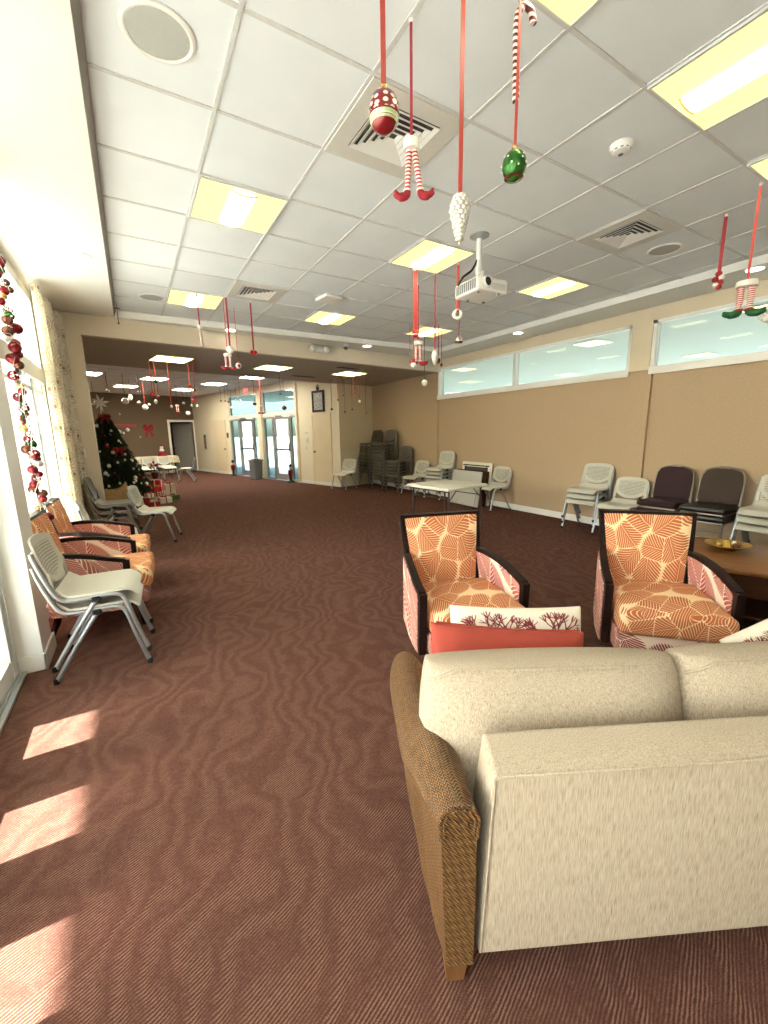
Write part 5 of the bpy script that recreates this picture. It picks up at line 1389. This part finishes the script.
def leaning(label, top, x, y, lean, under, hx=.43):
    """stands on one edge; under=True shows its leg side to the room"""
    t = folding_table('folded_table', label, top, (0, 0, 0), (0, 0, 0), False, hx); t['group'] = GT
    L = radians(lean)
    u = Vector((sin(L), 0, cos(L)))            # up along the table, tilting to the wall
    n = Vector((-cos(L), 0, sin(L)))           # face towards the room
    yv = Vector((0, 1, 0))
    zc = n if not under else -n
    xc = yv.cross(zc); 
    # columns: local x -> xc, local y -> y? keep right handed: x = u, y = zc x u
    X = u; Z = zc; Y = Z.cross(X)
    Mx = Matrix((X, Y, Z)).transposed()
    ctr = Vector((x, y, 0)) + u*(hx+.002)
    t.location = ctr - Mx @ Vector((0, 0, .715)); t.rotation_euler = Mx.to_euler()
    return t
leaning('grey speckled folded table leaning frontmost on the tan wall', MT['tabletop2'], 5.76, 6.38, 9, False, .355)
leaning('dark-edged folded table directly behind the grey speckled one', MT['tabledark'], 5.85, 6.36, 8, False, .355)
leaning('third folded table in the leaning row, dark edge visible', MT['tabledark'], 5.935, 6.35, 7, False, .355)
leaning('rearmost folded table with white rim and open leg side showing', MT['tabletop'], 6.04, 6.36, 5, True, .435)
# ------------------------------------------------------------------ curtain, garland
cu = MB()
def curt2(u, v):
    k = 1-v                                     # 0 at the top, 1 at the hem
    y = 5.66 + 1.28*u
    x = XL+.095+.045*sin(u*58+.6*k)*(.7+.3*k)+.02*sin(u*13+1) + .05*u*u
    return (x, y, .05+3.0*v)
c = cu.sheet(curt2, 160, 14, .006).build('curtain', MT['curtain'], None, 60); tag(c, 'printed cream curtain drawn back at the end of the window bay', 'curtain')
ga = thing('bauble_garland', 'hanging garland of red, green and gold baubles with silver twigs in the window', 'garland', (XL+.06, 4.36, 2.95))
rr = random.Random(11)
MB().tube([(0, 0, .1), (.01, .02, -.8), (0, -.01, -1.5), (.01, 0, -2.10)], .005, 6).build('cord', MT['greenfelt'], ga)
cols = ['darkred', 'bronze', 'green', 'gold', 'bronze', 'darkred', 'silver', 'bronze']
MT['darkred'] = plain('dark_red_bauble', (.20, .008, .014), .2, .3)
for k in range(50):
    z = -.12 - 1.98*k/49; r = rr.uniform(.026, .044)
    MB().ell((rr.uniform(-.01, .05), rr.uniform(-.07, .07), z), (r, r, r*.95), 12, 8).build('bauble', MT[cols[k*5 % 8] if k % 3 else 'darkred'], ga)
tw = MB()
for k in range(90):
    z = -.05-2.0*rr.random(); a = rr.uniform(-1, 1); L = rr.uniform(.12, .34)
    y0 = rr.uniform(-.03, .03)
    p = [(.02, y0, z), (.03+rr.uniform(-.02, .03), y0+a*L*.5, z+rr.uniform(-.02, .10)), (.03+rr.uniform(-.03, .04), y0+a*L, z+rr.uniform(-.12, .12))]
    tw.tube(bez(p, 3), .0022, 4)
    for q in range(3): tw.ell((p[2][0]+rr.uniform(-.02, .02), p[2][1]+rr.uniform(-.03, .03), p[2][2]+rr.uniform(-.03, .03)), .007, 5, 4)
tw.build('silver_twigs', MT['silver'], ga)

# ------------------------------------------------------------------ Christmas tree
TX, TY = -.46, 11.0
tr = thing('christmas_tree', 'dark green Christmas tree beyond the cream wall end', 'christmas tree', (TX, TY, 0))
rr = random.Random(4)
fo = MB()
for k in range(2600):
    f = rr.random()**.62; z = 1.98-1.72*f; R = .05+.66*f
    a = rr.uniform(0, 2*pi); r = R*sqrt(rr.uniform(.25, 1)); L = .10+.10*f; 
    x, y = r*cos(a), r*sin(a); dz = -.05-.06*rr.random()
    w = .012+.012*rr.random(); t_ = (cos(a+rr.uniform(-.5, .5)), sin(a+rr.uniform(-.5, .5))); nx, ny = -t_[1], t_[0]
    fo.add([(x-nx*w, y-ny*w, z), (x+nx*w, y+ny*w, z), (x+t_[0]*L, y+t_[1]*L, z+dz), (x+t_[0]*L*.3, y+t_[1]*L*.3, z+.03)], [(0, 1, 2), (0, 3, 1), (1, 3, 2), (2, 3, 0)])
fo.lathe([(.60, .32), (.42, .75), (.28, 1.2), (.12, 1.65), (0, 1.9)], 18)
fo.build('foliage', MT['pine'], tr, 0)
MB().lathe([(.05, 0), (.05, .5), (0, .5)], 12).build('trunk', MT['tabledark'], tr)
m = MB()
for k in range(3): a = 2*pi*k/3; m.tube([(0, 0, .14), (.26*cos(a), .26*sin(a), .012)], .014, 6)
m.build('stand', MT['black'], tr)
st = thing('snowflake_star', 'large silver snowflake star at the top of the Christmas tree', 'tree topper', (TX-.03, TY-.02, 2.0))
m = MB()
for k in range(8):
    a = 2*pi*k/8+.2; L = .19 if k % 2 == 0 else .15
    p = Vector((cos(a), 0, sin(a))); n = Vector((-sin(a), 0, cos(a)))
    c0 = Vector((0, 0, .23))
    q = [c0+n*.012, c0+p*L*.55+n*.024, c0+p*L, c0+p*L*.55-n*.024, c0-n*.012]
    m.extrude([tuple(v+Vector((0, -.012, 0))) for v in q], (0, .024, 0))
m.build('star', MT['pearl'], st, 0); MB().tube([(0, 0, -.05), (0, 0, .23)], .008, 6).build('stem', MT['silver'], st)
bo2 = thing('tree_bow', 'red ribbon bow under the snowflake star on the tree', 'bow', (TX+.02, TY-.12, 1.93))
for s in (-1, 1): MB().ell((s*.06, 0, .02), (.065, .04, .045)).build('loop', MT['redfelt'], bo2); 
for s in (-1, 1): MB().tube(bez([(0, 0, 0), (s*.05, -.04, -.06), (s*.07, -.06, -.13)], 4), .016, 6).build('tail', MT['redfelt'], bo2)
bo3 = dup(bo2, (TX+.21, TY-.42, 1.23), 0, 'pink and red ribbon bow halfway down the tree')
rb_ = random.Random(21)
for k in range(64):
    f = sqrt((k+.5)/64); z = 1.88-1.58*f; R = .06+.64*f
    a = -pi/2 + rb_.uniform(-1.45, 1.45)
    r = .026 if k % 4 else .040
    white = k % 5 != 3
    o = thing('tree_bauble', 'white bauble on the dark Christmas tree' if white else 'red bauble on the dark Christmas tree', 'bauble', (TX+(R+.05)*cos(a), TY+(R+.05)*sin(a), z), 0, 'white tree baubles' if white else 'red tree baubles')
    MB().ell((0, 0, 0), r, 10, 7).build('ball', MT['pearl' if white else 'red'], o); MB().lathe([(.008, r-.003), (.008, r+.01), (0, r+.012)], 6).build('cap', MT['silver'], o)

# gifts and things under the tree
def gift(label, x, y, z, d, rz, paper, rib):
    o = thing('gift_box', label, 'gift', (x, y, z), radians(rz), 'gifts under the Christmas tree')
    MB().box((0, 0, d[2]/2), d, .004).build('box', paper, o, 0)
    m = MB(); m.box((0, 0, d[2]/2), (.022, d[1]+.006, d[2]+.006)); m.box((0, 0, d[2]/2), (d[0]+.006, .022, d[2]+.006)); m.build('ribbon', rib, o, 0)
    m = MB()
    for s in (-1, 1): m.ell((s*.035, 0, d[2]+.02), (.036, .02, .018), 10, 6)
    m.build('bow', rib, o)
GR = plain('green_gift_paper', (.05, .14, .05), .4); KR = plain('kraft_paper', (.42, .30, .18), .7)
WP = mat_stripes('striped_gift_paper', (.75, .72, .66), (.45, .05, .05), .05, (1, .6, .2), .4)
for g_ in (('red gift box left of the others under the tree', .02, 10.25, 0, (.30, .24, .20), 12, MT['redfelt'], MT['pearl']),
           ('white gift box at the front right under the tree', .50, 10.62, 0, (.26, .22, .13), 20, MT['pearl'], MT['redfelt']),
           ('green gift box at the right end of the gifts', .70, 10.98, 0, (.24, .20, .12), 40, GR, MT['gold']),
           ('striped gift box behind the white gift', .38, 11.0, 0, (.32, .28, .22), -8, WP, MT['redfelt']),
           ('kraft paper gift box in the middle of the gifts', .22, 10.55, 0, (.24, .22, .16), -15, KR, MT['redfelt']),
           ('small red gift box on top of the striped gift', .38, 10.99, .22, (.18, .16, .12), 15, MT['red'], MT['gold']),
           ('small white gift box on top of the kraft paper gift', .21, 10.55, .16, (.15, .13, .09), 35, MT['pearl'], MT['red']),
           ('low red gift box in front of the kraft paper gift', .28, 10.22, 0, (.22, .16, .10), 5, MT['red'], MT['pearl']),
           ('tall red gift box behind the basket', .10, 11.28, 0, (.22, .22, .42), 25, MT['redfelt'], MT['pearl']),
           ('tall red gift box behind the striped gift', .40, 11.42, 0, (.24, .22, .46), -20, MT['red'], MT['pearl']),
           ('tall white gift box at the right behind the green gift', .68, 11.5, 0, (.22, .20, .34), 10, MT['pearl'], MT['red'])):
    gift(*g_)
def poinsettia(label, x, y, z):
    o = thing('poinsettia', label, 'plant', (x, y, z), 0, 'poinsettias under the tree')
    MB().lathe([(.06, 0), (.085, .15), (.09, .16), (.0, .16)], 14).build('pot', MT['bronze'], o)
    r2 = random.Random(int(x*100)); m = MB(); g2 = MB()
    for k in range(34):
        a = r2.uniform(0, 6.28); e = r2.uniform(.1, 1.1); L = r2.uniform(.10, .16); c0 = Vector((.05*cos(a), .05*sin(a), .22+.12*r2.random()))
        d = Vector((cos(a)*cos(e), sin(a)*cos(e), sin(e))); n = Vector((-sin(a), cos(a), 0))*.032; up = Vector((0, 0, .008))
        (m if k % 4 else g2).add([tuple(c0), tuple(c0+d*L*.5+n), tuple(c0+d*L), tuple(c0+d*L*.5-n), tuple(c0+d*L*.5+up)], [(0, 1, 4), (1, 2, 4), (2, 3, 4), (3, 0, 4), (0, 3, 2, 1)])
    m.build('bracts', MT['redfelt'], o, 0); g2.tube([(0, 0, .14), (0, 0, .3)], .012, 6); g2.build('leaves', MT['greenfelt'], o, 0)
poinsettia('red poinsettia plant right of the basket', -.10, 10.4, 0); poinsettia('red poinsettia plant standing on the tall red gift', .40, 11.42, .49); poinsettia('red poinsettia plant standing on the kraft paper gift pile', .10, 10.85, 0); poinsettia('red poinsettia plant left of the basket by the wall end', -.86, 9.9, 0)
bs = thing('wicker_basket', 'large straw basket with two peaks at the foot of the tree', 'basket', (-.47, 10.0, 0))
def bsk(u, v):
    a = 2*pi*u; rim = .42+.16*abs(cos(a))**3
    z = .02+rim*v; r = .26*(.75+.25*sin(pi*v*.8))
    return (r*cos(a)*1.15, r*sin(a)*.8, z)
MB().sheet(bsk, 28, 10, .02).build('body', MT['basket'], bs, 60)
MB().lathe([(0, .01), (.22, .01), (.22, .03), (0, .03)], 20).build('bottom', MT['basket'], bs)
m = MB()
rr = random.Random(8)
for k in range(14): m.ell((rr.uniform(-.2, .2), rr.uniform(-.12, .12), .36+rr.uniform(-.03, .05)), rr.uniform(.05, .08), 8, 6)
m.build('filling', plain('straw_filling', (.46, .34, .20), .9, var=.3, scale=50), bs)

# ------------------------------------------------------------------ cloth-covered table in the rear wing
ft = thing('banquet_table', 'long table under the patterned cloth in the rear wing', 'table', (.55, 18.35, 0), TH)
MB().box((0, 0, .72), (1.80, .74, .035), .01).build('tabletop', MT['tabletop2'], ft)
for sx in (-1, 1):
    m = MB()
    for sy in (-1, 1): m.tube([(sx*.7, sy*.28, .70), (sx*.72, sy*.28, 0)], .014, 8)
    m.tube([(sx*.71, -.28, .2), (sx*.71, .28, .2)], .01, 6); m.build('leg', MT['tableleg'], ft)
def cloth(u, v):
    # v: 0 front hem -> 1 back hem
    s = 2*v-1; x = (2*u-1)*.98
    over = max(0, abs(x)-.90)
    if abs(s) < .62: y = s/.62*.385; z = .745
    else:
        k = (abs(s)-.62)/.38; y = (1 if s > 0 else -1)*(.39+.03*k+.012*sin(u*40)*k); z = .745-.25*k-.012*k*sin(u*23)
    z -= over*2.2
    if over > 0: x = (1 if x > 0 else -1)*(.90+over*.35)
    return (x, y, z)
o = MB().sheet(cloth, 60, 24, .005).build('tablecloth', MT['clothprint'], None, 60, (.55, 18.35, 0), TH); tag(o, 'patterned cream tablecloth on the long table in the rear wing', 'tablecloth')
ck = thing('snowman_figure', 'red and white tiered figure on the patterned tablecloth', 'figurine', (.98, 18.42, .748))
MB().lathe([(.0, 0), (.17, 0), (.15, .07), (.11, .14), (.08, .17), (0, .17)], 18).build('red_skirt', MT['redfelt'], ck)
MB().ell((0, 0, .22), (.085, .085, .07), 14, 9).build('torso', MT['pearl'], ck); MB().ell((0, 0, .33), (.06, .06, .06), 14, 9).build('head', MT['pearl'], ck)
MB().lathe([(.07, .37), (.045, .375), (.035, .44), (0, .45)], 14).build('hat', MT['redfelt'], ck)
# bin between the storefront doors
tbn = thing('trash_bin', 'dark grey trash bin between the storefront doors', 'bin', wp(3.98, -.36), ANG_W)
m = MB(); m.extrude([(-.17, -.14, .02), (.17, -.14, .02), (.17, .14, .02), (-.17, .14, .02)], (0, 0, .01))
def shell(u, v):
    a = 2*pi*u; k = (abs(cos(a))**6+abs(sin(a))**6)**(-1/6); r = .82+.18*v
    return (.21*r*k*cos(a), .17*r*k*sin(a), .02+.62*v)
m.sheet(shell, 32, 4, .012); m.build('body', MT['grey'], tbn, 40)
m = MB(); m.box((0, 0, .65), (.44, .36, .05), .02); m.box((0, 0, .69), (.30, .22, .05), .02); m.build('lid', MT['grey'], tbn)
for s in (-1, 1): MB().box((s*.226, 0, .56), (.03, .14, .03), .008).build('handle', MT['grey'], tbn)
def nutcracker(label, t_, out):
    o = thing('nutcracker', label, 'figurine', wp(t_, out), ANG_W, 'nutcrackers beside the storefront')
    MB().box((0, 0, .03), (.16, .16, .06), .005).build('base', MT['greenfelt'], o)
    for s in (-1, 1): MB().tube([(s*.035, 0, .06), (s*.035, 0, .22)], .028, 8).build('leg', MT['black'], o)
    MB().lathe([(.06, .22), (.075, .30), (.07, .40), (0, .41)], 12).build('coat', MT['darkred'], o)
    MB().ell((0, 0, .46), (.045, .045, .055), 12, 8).build('head', MT['pearl'], o); MB().lathe([(.05, .50), (.045, .58), (.0, .59)], 12).build('hat', MT['black'], o)
    for s in (-1, 1): MB().tube([(s*.08, 0, .39), (s*.09, .01, .26)], .02, 8).build('arm', MT['darkred'], o)
nutcracker('small dark nutcracker at the left of the left storefront door', 5.85, -.22); nutcracker('small dark nutcracker at the right of the right storefront door', 2.15, -.22)

# greenery beyond the added roof slab so the windows look out on something
for k, (x, y, h) in enumerate(((-5.2, 6.2, 1.6), (-5.6, 8.6, 1.9), (-5.0, 4.2, 1.4))):
    o = thing('palm_shrub', ['low palm shrub outside the middle of the window bay', 'taller palm shrub outside the far end of the window bay', 'low palm shrub outside the near end of the window bay'][k], 'shrub', (x, y, -.06), 0, 'palms outside the windows')
    r2 = random.Random(k); m = MB()
    for q in range(26):
        a = r2.uniform(0, 6.28); pts = [(0, 0, .1), (.35*cos(a), .35*sin(a), h*.7), (.9*cos(a), .9*sin(a), h*r2.uniform(.5, 1.0))]
        P = bez(pts, 5); 
        for i in range(3, len(P)-1):
            p = Vector(P[i]); n = Vector((-sin(a), cos(a), -.3))
            for s in (-1, 1):
                e = p+Vector((n.x*s, n.y*s, -.25))*.26+Vector((cos(a), sin(a), 0))*.10
                m.add([tuple(p), tuple(p+Vector((cos(a), sin(a), .05))*.05), tuple(e)], [(0, 1, 2)])
        m.tube(P, .012, 5)
    m.build('fronds', MT['plant'], o, 0); MB().lathe([(.09, 0), (.08, .2), (0, .22)], 10).build('trunk', MT['tabledark'], o)
# ------------------------------------------------------------------ light, sky, camera
w = bpy.data.worlds.new('sky'); scene.world = w; w.use_nodes = True
nt = w.node_tree; bg = nt.nodes['Background']
sky = nt.nodes.new('ShaderNodeTexSky'); sky.sky_type = 'NISHITA'; sky.sun_disc = False
sky.sun_elevation = radians(40); sky.sun_rotation = radians(-90); sky.dust_density = 3; sky.air_density = 1.0; sky.ozone_density = 1.0
nt.links.new(sky.outputs[0], bg.inputs[0]); bg.inputs[1].default_value = SKY
sl = bpy.data.lights.new('sun', 'SUN'); sl.energy = SUN; sl.angle = radians(.7); sl.color = (1, .96, .88)
so2 = bpy.data.objects.new('sun', sl); COL.objects.link(so2)
el = radians(40)
d = Vector((cos(el), -.02, -sin(el)))
so2.rotation_euler = (-d).to_track_quat('Z', 'Y').to_euler()

cam = bpy.data.cameras.new('camera'); co = bpy.data.objects.new('camera', cam); COL.objects.link(co)
yaw, pitch, roll, fpx = radians(31.0386), radians(-10.9078), radians(-.94246), 411.109
cam.sensor_fit = 'AUTO'; cam.sensor_width = 36; cam.lens = fpx/1024*36
cam.clip_start = .02; cam.clip_end = 300
fw = Vector((sin(yaw)*cos(pitch), cos(yaw)*cos(pitch), sin(pitch)))
rt = Vector((cos(yaw), -sin(yaw), 0)); up = rt.cross(fw)
r2_ = rt*cos(roll)+up*sin(roll); u2_ = -rt*sin(roll)+up*cos(roll)
co.matrix_world = Matrix(((r2_.x, u2_.x, -fw.x, 0), (r2_.y, u2_.y, -fw.y, 0), (r2_.z, u2_.z, -fw.z, 1.5), (0, 0, 0, 1)))
scene.camera = co
vs = scene.view_settings
scene.display_settings.display_device = 'sRGB'
vs.view_transform = 'Standard'; vs.look = 'None'; vs.gamma = 1.0; vs.use_curve_mapping = False
vs.exposure = EXPO
try:
    scene.cycles.max_bounces = 10; scene.cycles.diffuse_bounces = 6; scene.cycles.transparent_max_bounces = 16
    scene.cycles.use_denoising = True
    scene.cycles.sample_clamp_indirect = 8
except Exception: pass
